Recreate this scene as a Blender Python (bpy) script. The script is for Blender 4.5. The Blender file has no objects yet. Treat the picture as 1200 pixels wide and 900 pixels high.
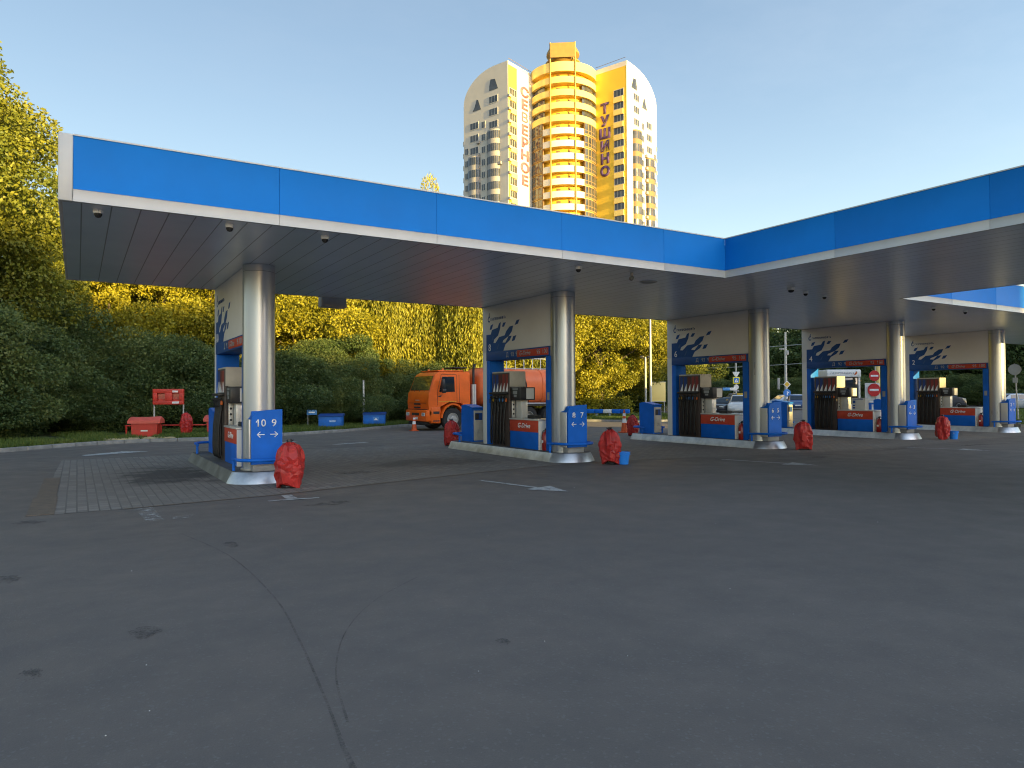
import bpy, bmesh, math, random
import numpy as np
from mathutils import Vector, Matrix

random.seed(7)
PI = math.pi
sc = bpy.context.scene
COL = sc.collection

# ------------------------------------------------------------------ materials
def M(name, col, rough=.5, metal=0., var=0., vscale=2., bump=0., bscale=60., spec=.5, coat=0., emit=None, estr=0., trans=0.,
      detail=4., streak=None):
    m = bpy.data.materials.new(name)
    m.use_nodes = True
    nt = m.node_tree
    p = nt.nodes['Principled BSDF']
    p.inputs['Base Color'].default_value = (*col, 1)
    p.inputs['Roughness'].default_value = rough
    p.inputs['Metallic'].default_value = metal
    p.inputs['Specular IOR Level'].default_value = spec
    p.inputs['Coat Weight'].default_value = coat
    p.inputs['Transmission Weight'].default_value = trans
    if emit:
        p.inputs['Emission Color'].default_value = (*emit, 1)
        p.inputs['Emission Strength'].default_value = estr
    if var or bump:
        g = nt.nodes.new('ShaderNodeNewGeometry')
    if var:
        n = nt.nodes.new('ShaderNodeTexNoise')
        n.inputs['Scale'].default_value = vscale
        n.inputs['Detail'].default_value = detail
        n.inputs['Roughness'].default_value = .6
        if streak:
            mp = nt.nodes.new('ShaderNodeMapping')
            mp.inputs['Scale'].default_value = streak
            nt.links.new(g.outputs['Position'], mp.inputs['Vector'])
            nt.links.new(mp.outputs[0], n.inputs['Vector'])
        else:
            nt.links.new(g.outputs['Position'], n.inputs['Vector'])
        r = nt.nodes.new('ShaderNodeMapRange')
        r.inputs['From Min'].default_value = .3
        r.inputs['From Max'].default_value = .7
        r.inputs['To Min'].default_value = 1 - var
        r.inputs['To Max'].default_value = 1 + var
        nt.links.new(n.outputs['Fac'], r.inputs['Value'])
        mx = nt.nodes.new('ShaderNodeVectorMath')
        mx.operation = 'SCALE'
        mx.inputs[0].default_value = col
        nt.links.new(r.outputs[0], mx.inputs['Scale'])
        nt.links.new(mx.outputs[0], p.inputs['Base Color'])
        rr = nt.nodes.new('ShaderNodeMapRange')
        rr.inputs['From Min'].default_value = .3
        rr.inputs['From Max'].default_value = .7
        rr.inputs['To Min'].default_value = max(.02, rough - .12 * min(1, var * 3))
        rr.inputs['To Max'].default_value = min(1, rough + .1 * min(1, var * 3))
        nt.links.new(n.outputs['Fac'], rr.inputs['Value'])
        nt.links.new(rr.outputs[0], p.inputs['Roughness'])
    if bump:
        n2 = nt.nodes.new('ShaderNodeTexNoise')
        n2.inputs['Scale'].default_value = bscale
        n2.inputs['Detail'].default_value = 3
        nt.links.new(g.outputs['Position'], n2.inputs['Vector'])
        b = nt.nodes.new('ShaderNodeBump')
        b.inputs['Strength'].default_value = bump
        b.inputs['Distance'].default_value = .02
        nt.links.new(n2.outputs['Fac'], b.inputs['Height'])
        nt.links.new(b.outputs[0], p.inputs['Normal'])
    return m

class NT:
    """small helper for hand made node trees"""
    def __init__(s, m):
        s.nt = m.node_tree
        s.p = s.nt.nodes['Principled BSDF']
    def n(s, t, **kw):
        x = s.nt.nodes.new(t)
        for k, v in kw.items():
            setattr(x, k, v)
        return x
    def l(s, a, b):
        s.nt.links.new(a, b)
    def pos(s):
        return s.n('ShaderNodeNewGeometry').outputs['Position']
    def noise(s, vec, scale, detail=4., rough=.6):
        x = s.n('ShaderNodeTexNoise')
        x.inputs['Scale'].default_value = scale
        x.inputs['Detail'].default_value = detail
        x.inputs['Roughness'].default_value = rough
        s.l(vec, x.inputs['Vector'])
        return x.outputs['Fac']
    def rng(s, v, a, b, c, d, smooth=False):
        x = s.n('ShaderNodeMapRange')
        if smooth:
            x.interpolation_type = 'SMOOTHSTEP'
        for k, q in zip(('From Min', 'From Max', 'To Min', 'To Max'), (a, b, c, d)):
            x.inputs[k].default_value = q
        s.l(v, x.inputs['Value'])
        return x.outputs[0]
    def math(s, op, a, b=None):
        x = s.n('ShaderNodeMath', operation=op)
        for i, v in enumerate((a, b)):
            if v is None:
                continue
            if isinstance(v, (int, float)):
                x.inputs[i].default_value = v
            else:
                s.l(v, x.inputs[i])
        return x.outputs[0]
    def mix(s, f, a, b):
        x = s.n('ShaderNodeMix', data_type='RGBA')
        for i, v in ((0, f), (6, a), (7, b)):
            if isinstance(v, (int, float)):
                x.inputs[i].default_value = v
            elif isinstance(v, tuple):
                x.inputs[i].default_value = (*v, 1)
            else:
                s.l(v, x.inputs[i])
        return x.outputs[2]
    def bump(s, h, strength=.3, dist=.01):
        b = s.n('ShaderNodeBump')
        b.inputs['Strength'].default_value = strength
        b.inputs['Distance'].default_value = dist
        s.l(h, b.inputs['Height'])
        s.l(b.outputs[0], s.p.inputs['Normal'])

def mat_asphalt():
    m = M('asphalt', (.09, .09, .095), .8, spec=.35)
    t = NT(m)
    P = t.pos()
    fine = t.noise(P, 130, 2)
    vor = t.n('ShaderNodeTexVoronoi')
    vor.inputs['Scale'].default_value = 70
    t.l(P, vor.inputs['Vector'])
    sep = t.n('ShaderNodeSeparateColor')
    t.l(vor.outputs['Color'], sep.inputs[0])
    chip = t.rng(sep.outputs[0], .9, 1., 0, 1)
    mid = t.noise(P, 1.6, 5)
    big = t.noise(P, .22, 4)
    base = t.mix(t.rng(big, .35, .68, 0, 1), (.147, .124, .106), (.178, .150, .128))
    base = t.mix(t.rng(mid, .35, .75, 0, .5), base, (.098, .093, .090))
    base = t.mix(t.rng(fine, .3, .7, .0, .4), base, (.080, .076, .073))
    base = t.mix(t.math('MULTIPLY', chip, .3), base, (.22, .215, .205))
    # tyre polished lanes and oily patches with a shape of their own
    oil = t.noise(P, .9, 6, .7)
    base = t.mix(t.rng(oil, .68, .78, 0, .22), base, (.035, .035, .038))
    t.l(base, t.p.inputs['Base Color'])
    t.l(t.rng(mid, .3, .7, .62, .88), t.p.inputs['Roughness'])
    h = t.math('ADD', t.math('MULTIPLY', fine, 1.), t.math('MULTIPLY', vor.outputs['Distance'], .8))
    t.bump(h, .3, .005)
    return m

def mat_pavers():
    m = M('block_paving', (.15, .14, .125), .85, spec=.3)
    t = NT(m)
    P = t.pos()
    mp = t.n('ShaderNodeMapping')
    mp.inputs['Rotation'].default_value = (0, 0, PI / 2)
    t.l(P, mp.inputs['Vector'])
    br = t.n('ShaderNodeTexBrick')
    br.inputs['Scale'].default_value = 1
    br.inputs['Brick Width'].default_value = .24
    br.inputs['Row Height'].default_value = .145
    br.inputs['Mortar Size'].default_value = .011
    br.inputs['Mortar Smooth'].default_value = .3
    br.inputs['Bias'].default_value = 0
    br.inputs['Color1'].default_value = (.185, .165, .145, 1)
    br.inputs['Color2'].default_value = (.265, .24, .21, 1)
    br.inputs['Mortar'].default_value = (.125, .115, .103, 1)
    t.l(mp.outputs[0], br.inputs['Vector'])
    big = t.noise(P, .45, 5)
    c = t.mix(t.rng(big, .38, .66, 0, .75), br.outputs['Color'], (.19, .17, .15))
    # oil soaked patch beside the first island
    def spot(cx, cy, rx, ry):
        sp = t.n('ShaderNodeSeparateXYZ')
        t.l(P, sp.inputs[0])
        dx = t.math('DIVIDE', t.math('SUBTRACT', sp.outputs[0], cx), rx)
        dy = t.math('DIVIDE', t.math('SUBTRACT', sp.outputs[1], cy), ry)
        d = t.math('ADD', t.math('MULTIPLY', dx, dx), t.math('MULTIPLY', dy, dy))
        d = t.math('ADD', d, t.rng(t.noise(P, 1.3, 6, .7), .3, .7, -.8, .8))
        return t.rng(d, .1, 1.1, 1, 0, True)
    s1 = spot(1.7, 16.8, 1.1, 2.2)
    s2 = spot(7.4, 16.3, 2.0, 1.1)
    c = t.mix(t.math('MULTIPLY', s1, .8), c, (.03, .03, .032))
    c = t.mix(t.math('MULTIPLY', s2, .55), c, (.045, .042, .04))
    fine = t.noise(P, 90, 2)
    c = t.mix(t.rng(fine, .3, .7, 0, .35), c, (.12, .108, .096))
    t.l(c, t.p.inputs['Base Color'])
    h = t.math('ADD', t.math('MULTIPLY', br.outputs['Fac'], -1.), t.math('MULTIPLY', fine, .25))
    t.bump(h, .6, .012)
    return m

def mat_soffit():
    m = M('soffit_metal', (.46, .47, .5), .32, .5)
    t = NT(m)
    P = t.pos()
    sp = t.n('ShaderNodeSeparateXYZ')
    t.l(P, sp.inputs[0])
    fr = t.math('FRACT', t.math('DIVIDE', t.math('ADD', sp.outputs[0], 50.), .36))
    ctr = t.math('ABSOLUTE', t.math('SUBTRACT', fr, .5))
    groove = t.rng(ctr, .465, .49, 0, 1, True)
    n = t.noise(P, .7, 3)
    c = t.mix(t.rng(n, .3, .7, 0, 1), (.70, .74, .80), (.79, .82, .88))
    c = t.mix(groove, c, (.26, .265, .28))
    t.l(c, t.p.inputs['Base Color'])
    wav = t.n('ShaderNodeTexNoise')
    wav.inputs['Scale'].default_value = 1
    wav.inputs['Detail'].default_value = 2
    mp = t.n('ShaderNodeMapping')
    mp.inputs['Scale'].default_value = (1.2, 3.2, 1)
    t.l(P, mp.inputs[0])
    t.l(mp.outputs[0], wav.inputs['Vector'])
    bow = t.math('MULTIPLY', ctr, -.12)
    h = t.math('ADD', t.math('ADD', t.math('MULTIPLY', groove, 1.), bow), t.math('MULTIPLY', wav.outputs['Fac'], .22))
    t.bump(h, .22, .02)
    return m

def mat_leaf(name, c1, c2, c3, tr=.35):
    m = bpy.data.materials.new(name)
    m.use_nodes = True
    nt = m.node_tree
    p = nt.nodes['Principled BSDF']
    g = nt.nodes.new('ShaderNodeNewGeometry')
    oi = nt.nodes.new('ShaderNodeObjectInfo')
    n = nt.nodes.new('ShaderNodeTexNoise')
    n.inputs['Scale'].default_value = .55
    n.inputs['Detail'].default_value = 5
    nt.links.new(g.outputs['Position'], n.inputs['Vector'])
    w = nt.nodes.new('ShaderNodeTexWhiteNoise')
    at = nt.nodes.new('ShaderNodeAttribute')
    at.attribute_name = 'leaf_tone'
    ad = nt.nodes.new('ShaderNodeMath')
    ad.operation = 'ADD'
    mr = nt.nodes.new('ShaderNodeMapRange')
    mr.inputs['From Min'].default_value = .3
    mr.inputs['From Max'].default_value = .7
    nt.links.new(n.outputs['Fac'], mr.inputs['Value'])
    nt.links.new(mr.outputs[0], ad.inputs[0])
    nt.links.new(at.outputs['Fac'], ad.inputs[1])
    rp = nt.nodes.new('ShaderNodeValToRGB')
    dv = nt.nodes.new('ShaderNodeMath')
    dv.operation = 'MULTIPLY'
    dv.inputs[1].default_value = .5
    rn = nt.nodes.new('ShaderNodeMapRange')
    rn.inputs['To Min'].default_value = -.28
    rn.inputs['To Max'].default_value = .28
    nt.links.new(oi.outputs['Random'], rn.inputs['Value'])
    a2 = nt.nodes.new('ShaderNodeMath')
    nt.links.new(ad.outputs[0], a2.inputs[0])
    nt.links.new(rn.outputs[0], a2.inputs[1])
    nt.links.new(a2.outputs[0], dv.inputs[0])
    nt.links.new(dv.outputs[0], rp.inputs[0])
    e = rp.color_ramp.elements
    e[0].position = .15
    e[0].color = (*c1, 1)
    e[1].position = .85
    e[1].color = (*c3, 1)
    k = e.new(.5)
    k.color = (*c2, 1)
    nt.links.new(rp.outputs[0], p.inputs['Base Color'])
    p.inputs['Roughness'].default_value = .55
    p.inputs['Specular IOR Level'].default_value = .35
    tb = nt.nodes.new('ShaderNodeBsdfTranslucent')
    nt.links.new(rp.outputs[0], tb.inputs['Color'])
    mx = nt.nodes.new('ShaderNodeMixShader')
    mx.inputs[0].default_value = tr
    nt.links.new(p.outputs[0], mx.inputs[1])
    nt.links.new(tb.outputs[0], mx.inputs[2])
    nt.links.new(mx.outputs[0], nt.nodes['Material Output'].inputs[0])
    return m

def mat_worn_paint():
    m = M('road_paint', (.62, .62, .6), .7)
    t = NT(m)
    P = t.pos()
    a = t.noise(P, 7, 6, .75)
    b = t.noise(P, 45, 3)
    f = t.rng(t.math('ADD', t.math('MULTIPLY', a, .75), t.math('MULTIPLY', b, .25)), .40, .50, 0, 1)
    t.l(t.mix(f, (.085, .085, .088), (.42, .42, .41)), t.p.inputs['Base Color'])
    return m

def mat_mark(name, col, lo, hi, scale=3.):
    """dirt mark: shows through ragged noise, asphalt left between"""
    m = M(name, col, .8)
    t = NT(m)
    P = t.pos()
    a = t.noise(P, scale, 6, .75)
    b = t.noise(P, 70, 3)
    f = t.rng(t.math('ADD', t.math('MULTIPLY', a, .6), t.math('MULTIPLY', b, .4)), lo, hi, 0, 1)
    tr = t.n('ShaderNodeBsdfTransparent')
    mx = t.n('ShaderNodeMixShader')
    t.l(f, mx.inputs[0])
    t.l(tr.outputs[0], mx.inputs[1])
    t.l(t.p.outputs[0], mx.inputs[2])
    t.l(mx.outputs[0], t.nt.nodes['Material Output'].inputs[0])
    return m

BLUE = (.010, .120, .46)
mt = {}
def defmats():
    d = mt
    d['asphalt'] = mat_asphalt()
    d['pavers'] = mat_pavers()
    d['soffit'] = mat_soffit()
    d['paint'] = mat_worn_paint()
    d['worn'] = mat_mark('worn_paint', (.40, .40, .39), .50, .58, 6)
    d['skid'] = mat_mark('tyre_mark', (.070, .064, .059), .42, .78, 3)
    d['stain'] = mat_mark('oil_stain', (.075, .07, .066), .46, .66, 6)
    d['soil'] = M('soil', (.07, .06, .04), .95, var=.3, vscale=.8, bump=.6, bscale=9)
    d['lawn'] = M('lawn', (.05, .075, .018), .95, var=.45, vscale=1.4, bump=.8, bscale=25)
    d['grassblade'] = mat_leaf('grass_blade', (.07, .115, .02), (.10, .15, .026), (.16, .19, .04), .35)
    d['sand'] = M('sand', (.42, .33, .17), .95, var=.3, vscale=6, bump=.5, bscale=40)
    d['kerb'] = M('kerb_concrete', (.24, .235, .22), .85, var=.3, vscale=3, bump=.4, bscale=60)
    d['rust'] = M('rusty_grate', (.15, .115, .085), .8, .2, var=.3, vscale=6, bump=.4, bscale=40)
    d['fascia'] = M('blue_fascia', (.003, .185, .60), .55, var=.05, vscale=1.2, spec=.18)
    d['silver'] = M('silver_panel', (.62, .60, .57), .38, .35, var=.06, vscale=1.5)
    d['trim'] = M('white_trim', (.54, .52, .485), .45, .1, var=.06, vscale=2)
    d['roof'] = M('roof_sheet', (.3, .3, .31), .6, var=.2)
    d['seam'] = M('seam_dark', (.02, .025, .04), .7)
    d['steel'] = M('brushed_steel', (.42, .45, .50), .30, .58, var=.1, vscale=1.2, streak=(1, 1, .2))
    d['bright'] = M('polished_steel', (.55, .55, .555), .4, 1., var=.2, vscale=4)
    d['plinth'] = M('plinth_steel', (.52, .51, .48), .4, .45, var=.3, vscale=2.5)
    d['plinthdark'] = M('plinth_shaded', (.16, .16, .145), .6, .2, var=.4, vscale=2.5)  # same plinth steel, darkened to paint in the first island's shade
    d['ptop'] = M('plinth_top', (.10, .098, .094), .85, var=.35, vscale=3, bump=.3)
    d['bluepaint'] = M('blue_paint', (.006, .125, .56), .5, var=.12, vscale=2.5, spec=.22)
    d['bluedark'] = M('dark_blue_paint', (.008, .06, .26), .5, var=.2, vscale=2, spec=.3)
    d['bluegfx'] = M('blue_film', (.012, .075, .27), .5, var=.12, vscale=1.8, spec=.3)
    d['bluegfx2'] = M('light_blue_film', (.03, .10, .27), .45)
    d['whitepanel'] = M('pale_panel', (.72, .70, .67), .5, .0, var=.04, vscale=1.2, spec=.4)
    d['redpaint'] = M('red_sign', (.52, .06, .03), .5, var=.12, vscale=3, spec=.3)
    d['white'] = M('white_letter', (.8, .8, .8), .5)
    d['greyletter'] = M('grey_letter', (.36, .37, .40), .5)
    d['dark'] = M('black_plastic', (.018, .018, .02), .45, var=.3, vscale=5)
    d['rubber'] = M('black_rubber', (.012, .012, .013), .55, var=.4, vscale=6)
    d['rack'] = M('rack_brown', (.055, .04, .036), .5, var=.25, vscale=4)
    d['redstrip'] = M('red_strip', (.24, .03, .025), .45)
    d['bluestrip'] = M('blue_strip', (.012, .045, .2), .45)
    d['maroon'] = M('maroon_strip', (.11, .02, .02), .45)
    d['yellow'] = M('yellow_grip', (.6, .36, .02), .45)
    d['lblue'] = M('light_blue_grip', (.06, .25, .6), .45)
    d['orange'] = M('orange_grip', (.62, .13, .02), .45)
    d['grey'] = M('grey_paint', (.30, .30, .30), .5, var=.15, vscale=4)
    d['topbox'] = M('beige_grey_box', (.45, .42, .36), .5, var=.1, vscale=3)
    d['binface'] = M('bin_grey', (.42, .41, .385), .5, var=.18, vscale=3)
    d['screen'] = M('screen_grey', (.30, .31, .32), .25)
    d['tarp'] = M('red_tarpaulin', (.40, .024, .021), .45, var=.24, vscale=5, spec=.35)
    d['bucket'] = M('blue_plastic', (.02, .22, .75), .5, spec=.3)
    d['fire'] = M('fire_red', (.46, .030, .018), .45, var=.14, vscale=3, spec=.35)
    d['firelid'] = M('fire_red_lid', (.56, .085, .06), .45, var=.12, vscale=3, spec=.4)
    d['firecan'] = M('extinguisher_red', (.30, .015, .012), .32, coat=.3)
    d['skipblue'] = M('container_blue', (.012, .14, .50), .5, var=.2, vscale=3, spec=.3)
    d['truck'] = M('truck_orange', (.74, .118, .008), .42, var=.14, vscale=1.5, spec=.3, coat=.1)
    d['tank'] = M('tank_orange', (.76, .155, .045), .4, var=.14, vscale=1.3, spec=.35, coat=.1)
    d['chassis'] = M('chassis_black', (.022, .021, .02), .7, var=.4, vscale=4)
    d['tyre'] = M('tyre', (.022, .021, .02), .85, var=.4, vscale=8, bump=.4, bscale=50)
    d['rim'] = M('wheel_rim', (.42, .41, .39), .45, .5, var=.2, vscale=6)
    d['glass'] = M('dark_glass', (.012, .016, .017), .06, spec=.9)
    d['carglass'] = M('car_glass', (.02, .028, .035), .05, spec=.9)
    d['lamp'] = M('lamp_glass', (.6, .6, .58), .15, coat=.5)
    d['lampred'] = M('tail_lamp', (.4, .02, .02), .25, coat=.5)
    d['carwhite'] = M('car_white', (.62, .63, .64), .3, coat=.5)
    d['carsilver'] = M('car_silver', (.38, .42, .47), .3, .4, coat=.5)
    d['cardark'] = M('car_dark', (.025, .028, .04), .3, coat=.5)
    d['carblue'] = M('car_blue', (.03, .08, .22), .3, coat=.5)
    d['conered'] = M('cone_orange', (.62, .09, .015), .5, var=.1)
    d['pole'] = M('galvanised_pole', (.42, .42, .41), .5, .4, var=.15, vscale=2)
    d['signwhite'] = M('sign_white', (.7, .7, .68), .5)
    d['signred'] = M('sign_red', (.55, .02, .025), .45)
    d['signblue'] = M('sign_blue', (.02, .17, .55), .45)
    d['signyellow'] = M('sign_yellow', (.75, .62, .02), .5)
    d['sunboard'] = M('pale_board', (.80, .62, .22), .5)
    d['bark'] = M('bark', (.07, .055, .04), .95, var=.4, vscale=6, bump=.8, bscale=20)
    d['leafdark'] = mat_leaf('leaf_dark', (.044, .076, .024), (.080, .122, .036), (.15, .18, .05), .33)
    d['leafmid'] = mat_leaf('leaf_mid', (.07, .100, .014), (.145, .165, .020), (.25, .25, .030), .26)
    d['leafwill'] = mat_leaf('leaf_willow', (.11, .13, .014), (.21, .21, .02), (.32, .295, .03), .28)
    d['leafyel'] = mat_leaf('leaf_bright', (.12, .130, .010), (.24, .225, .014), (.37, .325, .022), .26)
    # tower
    d['tgrey'] = M('tower_render', (.50, .475, .43), .85, var=.05, vscale=.4)
    d['twhite'] = M('tower_white', (.66, .63, .55), .85, var=.05, vscale=.4)
    d['tyellow'] = M('tower_yellow', (.80, .53, .05), .85, var=.05, vscale=.3)
    d['tyellow2'] = M('tower_pale_yellow', (.82, .62, .20), .85, var=.05, vscale=.3)
    d['tglass'] = M('tower_glass', (.05, .055, .06), .12, spec=.7, var=.5, vscale=.5)
    d['tframe'] = M('tower_frame', (.55, .52, .46), .7)
    d['tbrown'] = M('tower_brown_frame', (.20, .13, .06), .7)
    d['tmetal'] = M('tower_dome', (.34, .21, .05), .5, .3, var=.1, vscale=1)
    d['tviolet'] = M('violet_letter', (.10, .05, .16), .6)
    d['tsunpink'] = M('sun_pink_letter', (.22, .10, .13), .6)  # the sun's washed-out look on the left letters is put into this pink
    d['acbox'] = M('ac_unit', (.30, .29, .28), .6)
    d['brick'] = M('plaster_wall', (.36, .33, .29), .9, var=.1, vscale=.5)
    d['card'] = M('white_board', (.62, .61, .58), .6)
defmats()

# ------------------------------------------------------------------ mesh helpers
def box(bm, x0, x1, y0, y1, z0, z1, bev=0., mat=None):
    r = bmesh.ops.create_cube(bm, size=1)
    vs = r['verts']
    for v in vs:
        v.co = Vector(((x0 + x1) / 2 + v.co.x * (x1 - x0), (y0 + y1) / 2 + v.co.y * (y1 - y0), (z0 + z1) / 2 + v.co.z * (z1 - z0)))
        if mat:
            v.co = mat @ v.co
    if bev:
        es = list({e for v in vs for e in v.link_edges})
        bmesh.ops.bevel(bm, geom=es, offset=bev, segments=2, affect='EDGES', profile=.5)
    return bm

def cyl(bm, p0, p1, r0, r1=None, n=16, cap=True):
    p0, p1 = Vector(p0), Vector(p1)
    r1 = r0 if r1 is None else r1
    d = p1 - p0
    q = d.to_track_quat('Z', 'Y')
    A, B = [], []
    for i in range(n):
        a = 2 * PI * i / n
        c = q @ Vector((math.cos(a), math.sin(a), 0))
        A.append(bm.verts.new(p0 + c * r0))
        B.append(bm.verts.new(p1 + c * r1))
    for i in range(n):
        j = (i + 1) % n
        bm.faces.new((A[i], A[j], B[j], B[i]))
    if cap:
        bm.faces.new(A[::-1])
        bm.faces.new(B)
    return bm

def tube(bm, pts, r, n=8, cap=True):
    pts = [Vector(p) for p in pts]
    rs = r if isinstance(r, (list, tuple)) else [r] * len(pts)
    rings = []
    up = Vector((0, 0, 1))
    prev = None
    for i, p in enumerate(pts):
        t = (pts[min(i + 1, len(pts) - 1)] - pts[max(i - 1, 0)]).normalized()
        if prev is None:
            a = t.cross(up)
            if a.length < .05:
                a = t.cross(Vector((1, 0, 0)))
        else:
            a = prev - t * prev.dot(t)
        a.normalize()
        b = t.cross(a)
        prev = a
        rings.append([bm.verts.new(p + (a * math.cos(2 * PI * k / n) + b * math.sin(2 * PI * k / n)) * rs[i]) for k in range(n)])
    for i in range(len(rings) - 1):
        for k in range(n):
            j = (k + 1) % n
            bm.faces.new((rings[i][k], rings[i][j], rings[i + 1][j], rings[i + 1][k]))
    if cap:
        bm.faces.new(rings[0][::-1])
        bm.faces.new(rings[-1])
    return bm

def lathe(bm, prof, n=24, c=(0, 0, 0)):
    c = Vector(c)
    rings = []
    for r, z in prof:
        if r < 1e-5:
            rings.append([bm.verts.new(c + Vector((0, 0, z)))])
        else:
            rings.append([bm.verts.new(c + Vector((r * math.cos(2 * PI * k / n), r * math.sin(2 * PI * k / n), z))) for k in range(n)])
    for a, b in zip(rings, rings[1:]):
        for k in range(n):
            j = (k + 1) % n
            if len(a) == 1:
                bm.faces.new((a[0], b[j], b[k]))
            elif len(b) == 1:
                bm.faces.new((a[k], a[j], b[0]))
            else:
                bm.faces.new((a[k], a[j], b[j], b[k]))
    return bm

def prism(bm, poly, o, u, v, w, depth):
    """poly (a,b) -> o + a*u + b*v, extruded by w*depth"""
    o, u, v, w = Vector(o), Vector(u), Vector(v), Vector(w)
    A = [bm.verts.new(o + u * a + v * b) for a, b in poly]
    B = [bm.verts.new(o + u * a + v * b + w * depth) for a, b in poly]
    n = len(poly)
    f1 = bm.faces.new(A)
    f2 = bm.faces.new(B[::-1])
    fs = [f1, f2]
    for i in range(n):
        j = (i + 1) % n
        fs.append(bm.faces.new((A[j], A[i], B[i], B[j])))
    bmesh.ops.recalc_face_normals(bm, faces=fs)
    return bm

def sheet(bm, poly, z):
    f = bm.faces.new([bm.verts.new((x, y, z)) for x, y in poly])
    if f.normal.z < 0 or True:
        f.normal_update()
        if f.normal.z < 0:
            f.normal_flip()
    return bm

def loft(bm, rings, cap=True, closed=True):
    R = [[bm.verts.new(p) for p in r] for r in rings]
    n = len(R[0])
    fs = []
    for a, b in zip(R, R[1:]):
        for k in range(n if closed else n - 1):
            j = (k + 1) % n
            fs.append(bm.faces.new((a[k], a[j], b[j], b[k])))
    if cap:
        fs.append(bm.faces.new(R[0][::-1]))
        fs.append(bm.faces.new(R[-1]))
    bmesh.ops.recalc_face_normals(bm, faces=fs)
    return bm

_txt = {}
def text(bm, s, o, u, v, size, depth=.004, align='CENTER', shear=0., bold=0., xs=1.):
    """flat letters on the plane o + a*u + b*v, vertically centred on o"""
    key = (s, align, shear, bold)
    if key not in _txt:
        cu = bpy.data.curves.new('t', 'FONT')
        cu.body = s
        cu.align_x = align
        cu.align_y = 'CENTER'
        cu.shear = shear
        cu.offset = bold
        cu.resolution_u = 3
        ob = bpy.data.objects.new('t', cu)
        COL.objects.link(ob)
        dg = bpy.context.evaluated_depsgraph_get()
        me = bpy.data.meshes.new_from_object(ob.evaluated_get(dg))
        bpy.data.objects.remove(ob)
        bpy.data.curves.remove(cu)
        _txt[key] = me
    me = _txt[key]
    b2 = bmesh.new()
    b2.from_mesh(me)
    u, v = Vector(u).normalized(), Vector(v).normalized()
    w = u.cross(v)
    mat = Matrix((u * size * xs, v * size, w * size)).transposed().to_4x4()
    mat.translation = Vector(o)
    bmesh.ops.transform(b2, matrix=mat, verts=b2.verts)
    if depth:
        r = bmesh.ops.extrude_face_region(b2, geom=b2.faces[:])
        vs = [e for e in r['geom'] if isinstance(e, bmesh.types.BMVert)]
        bmesh.ops.translate(b2, vec=w * depth, verts=vs)
    tmp = bpy.data.meshes.new('x')
    b2.to_mesh(tmp)
    b2.free()
    bm.from_mesh(tmp)
    bpy.data.meshes.remove(tmp)
    return bm

def B():
    return bmesh.new()

def obj(name, bm, m, parent=None, smooth=35., loc=None, rz=None):
    me = bpy.data.meshes.new(name)
    bm.normal_update()
    bm.to_mesh(me)
    bm.free()
    me.materials.append(mt[m] if isinstance(m, str) else m)
    if smooth:
        me.polygons.foreach_set('use_smooth', [True] * len(me.polygons))
        me.set_sharp_from_angle(angle=math.radians(smooth))
    o = bpy.data.objects.new(name, me)
    COL.objects.link(o)
    if parent:
        o.parent = parent
    if loc:
        o.location = loc
    if rz is not None:
        o.rotation_euler[2] = rz
    return o

def tag(o, label=None, cat=None, group=None, kind=None):
    for k, v in (('label', label), ('category', cat), ('group', group), ('kind', kind)):
        if v:
            o[k] = v
    return o

def thing(name, label, cat, loc=(0, 0, 0), rz=0., group=None):
    o = bpy.data.objects.new(name, None)
    COL.objects.link(o)
    o.location = loc
    o.rotation_euler[2] = rz
    o.empty_display_size = .2
    return tag(o, label, cat, group)

def dup(root, loc=None, rz=None, label=None, group=None, scale=None):
    r = root.copy()
    COL.objects.link(r)
    if loc is not None:
        r.location = loc
    if rz is not None:
        r.rotation_euler[2] = rz
    if scale is not None:
        r.scale = scale
    if label:
        r['label'] = label
    if group:
        r['group'] = group
    for ch in list(root.children):
        c = ch.copy()
        COL.objects.link(c)
        c.parent = r
        for g in list(ch.children):
            d = g.copy()
            COL.objects.link(d)
            d.parent = c
    return r

def struct(name, bm, m, smooth=None, kind='structure'):
    return tag(obj(name, bm, m, None, smooth), kind=kind)

X, Y, Z = Vector((1, 0, 0)), Vector((0, 1, 0)), Vector((0, 0, 1))

# ------------------------------------------------------------------ camera, sky, sun
YAW, PITCH, ROLL = math.radians(31.558), math.radians(.843), math.radians(-.294)
cam = bpy.data.cameras.new('camera')
cam.sensor_width = 36
cam.lens = 36 * 829.293 / 1200
cam.clip_start = .05
cam.clip_end = 6000
co = bpy.data.objects.new('camera', cam)
COL.objects.link(co)
F = Vector((math.sin(YAW) * math.cos(PITCH), math.cos(YAW) * math.cos(PITCH), math.sin(PITCH)))
R0 = Vector((math.cos(YAW), -math.sin(YAW), 0))
U0 = R0.cross(F)
R1 = R0 * math.cos(ROLL) + U0 * math.sin(ROLL)
U1 = -R0 * math.sin(ROLL) + U0 * math.cos(ROLL)
mw = Matrix((R1, U1, -F)).transposed().to_4x4()
mw.translation = (0, 0, 1.7)
co.matrix_world = mw
sc.camera = co

SUN_H, SUN_E = math.radians(163), math.radians(9)
w = bpy.data.worlds.new('World')
sc.world = w
w.use_nodes = True
sky = w.node_tree.nodes.new('ShaderNodeTexSky')
sky.sky_type = 'NISHITA'
sky.sun_disc = False
sky.sun_elevation = SUN_E
sky.sun_rotation = SUN_H
sky.air_density = 1.0
sky.dust_density = .45
sky.ozone_density = 1.6
bg = w.node_tree.nodes['Background']
tint = w.node_tree.nodes.new('ShaderNodeVectorMath')
tint.operation = 'MULTIPLY'
tint.inputs[1].default_value = (1.13, .98, .89)
w.node_tree.links.new(sky.outputs[0], tint.inputs[0])
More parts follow.
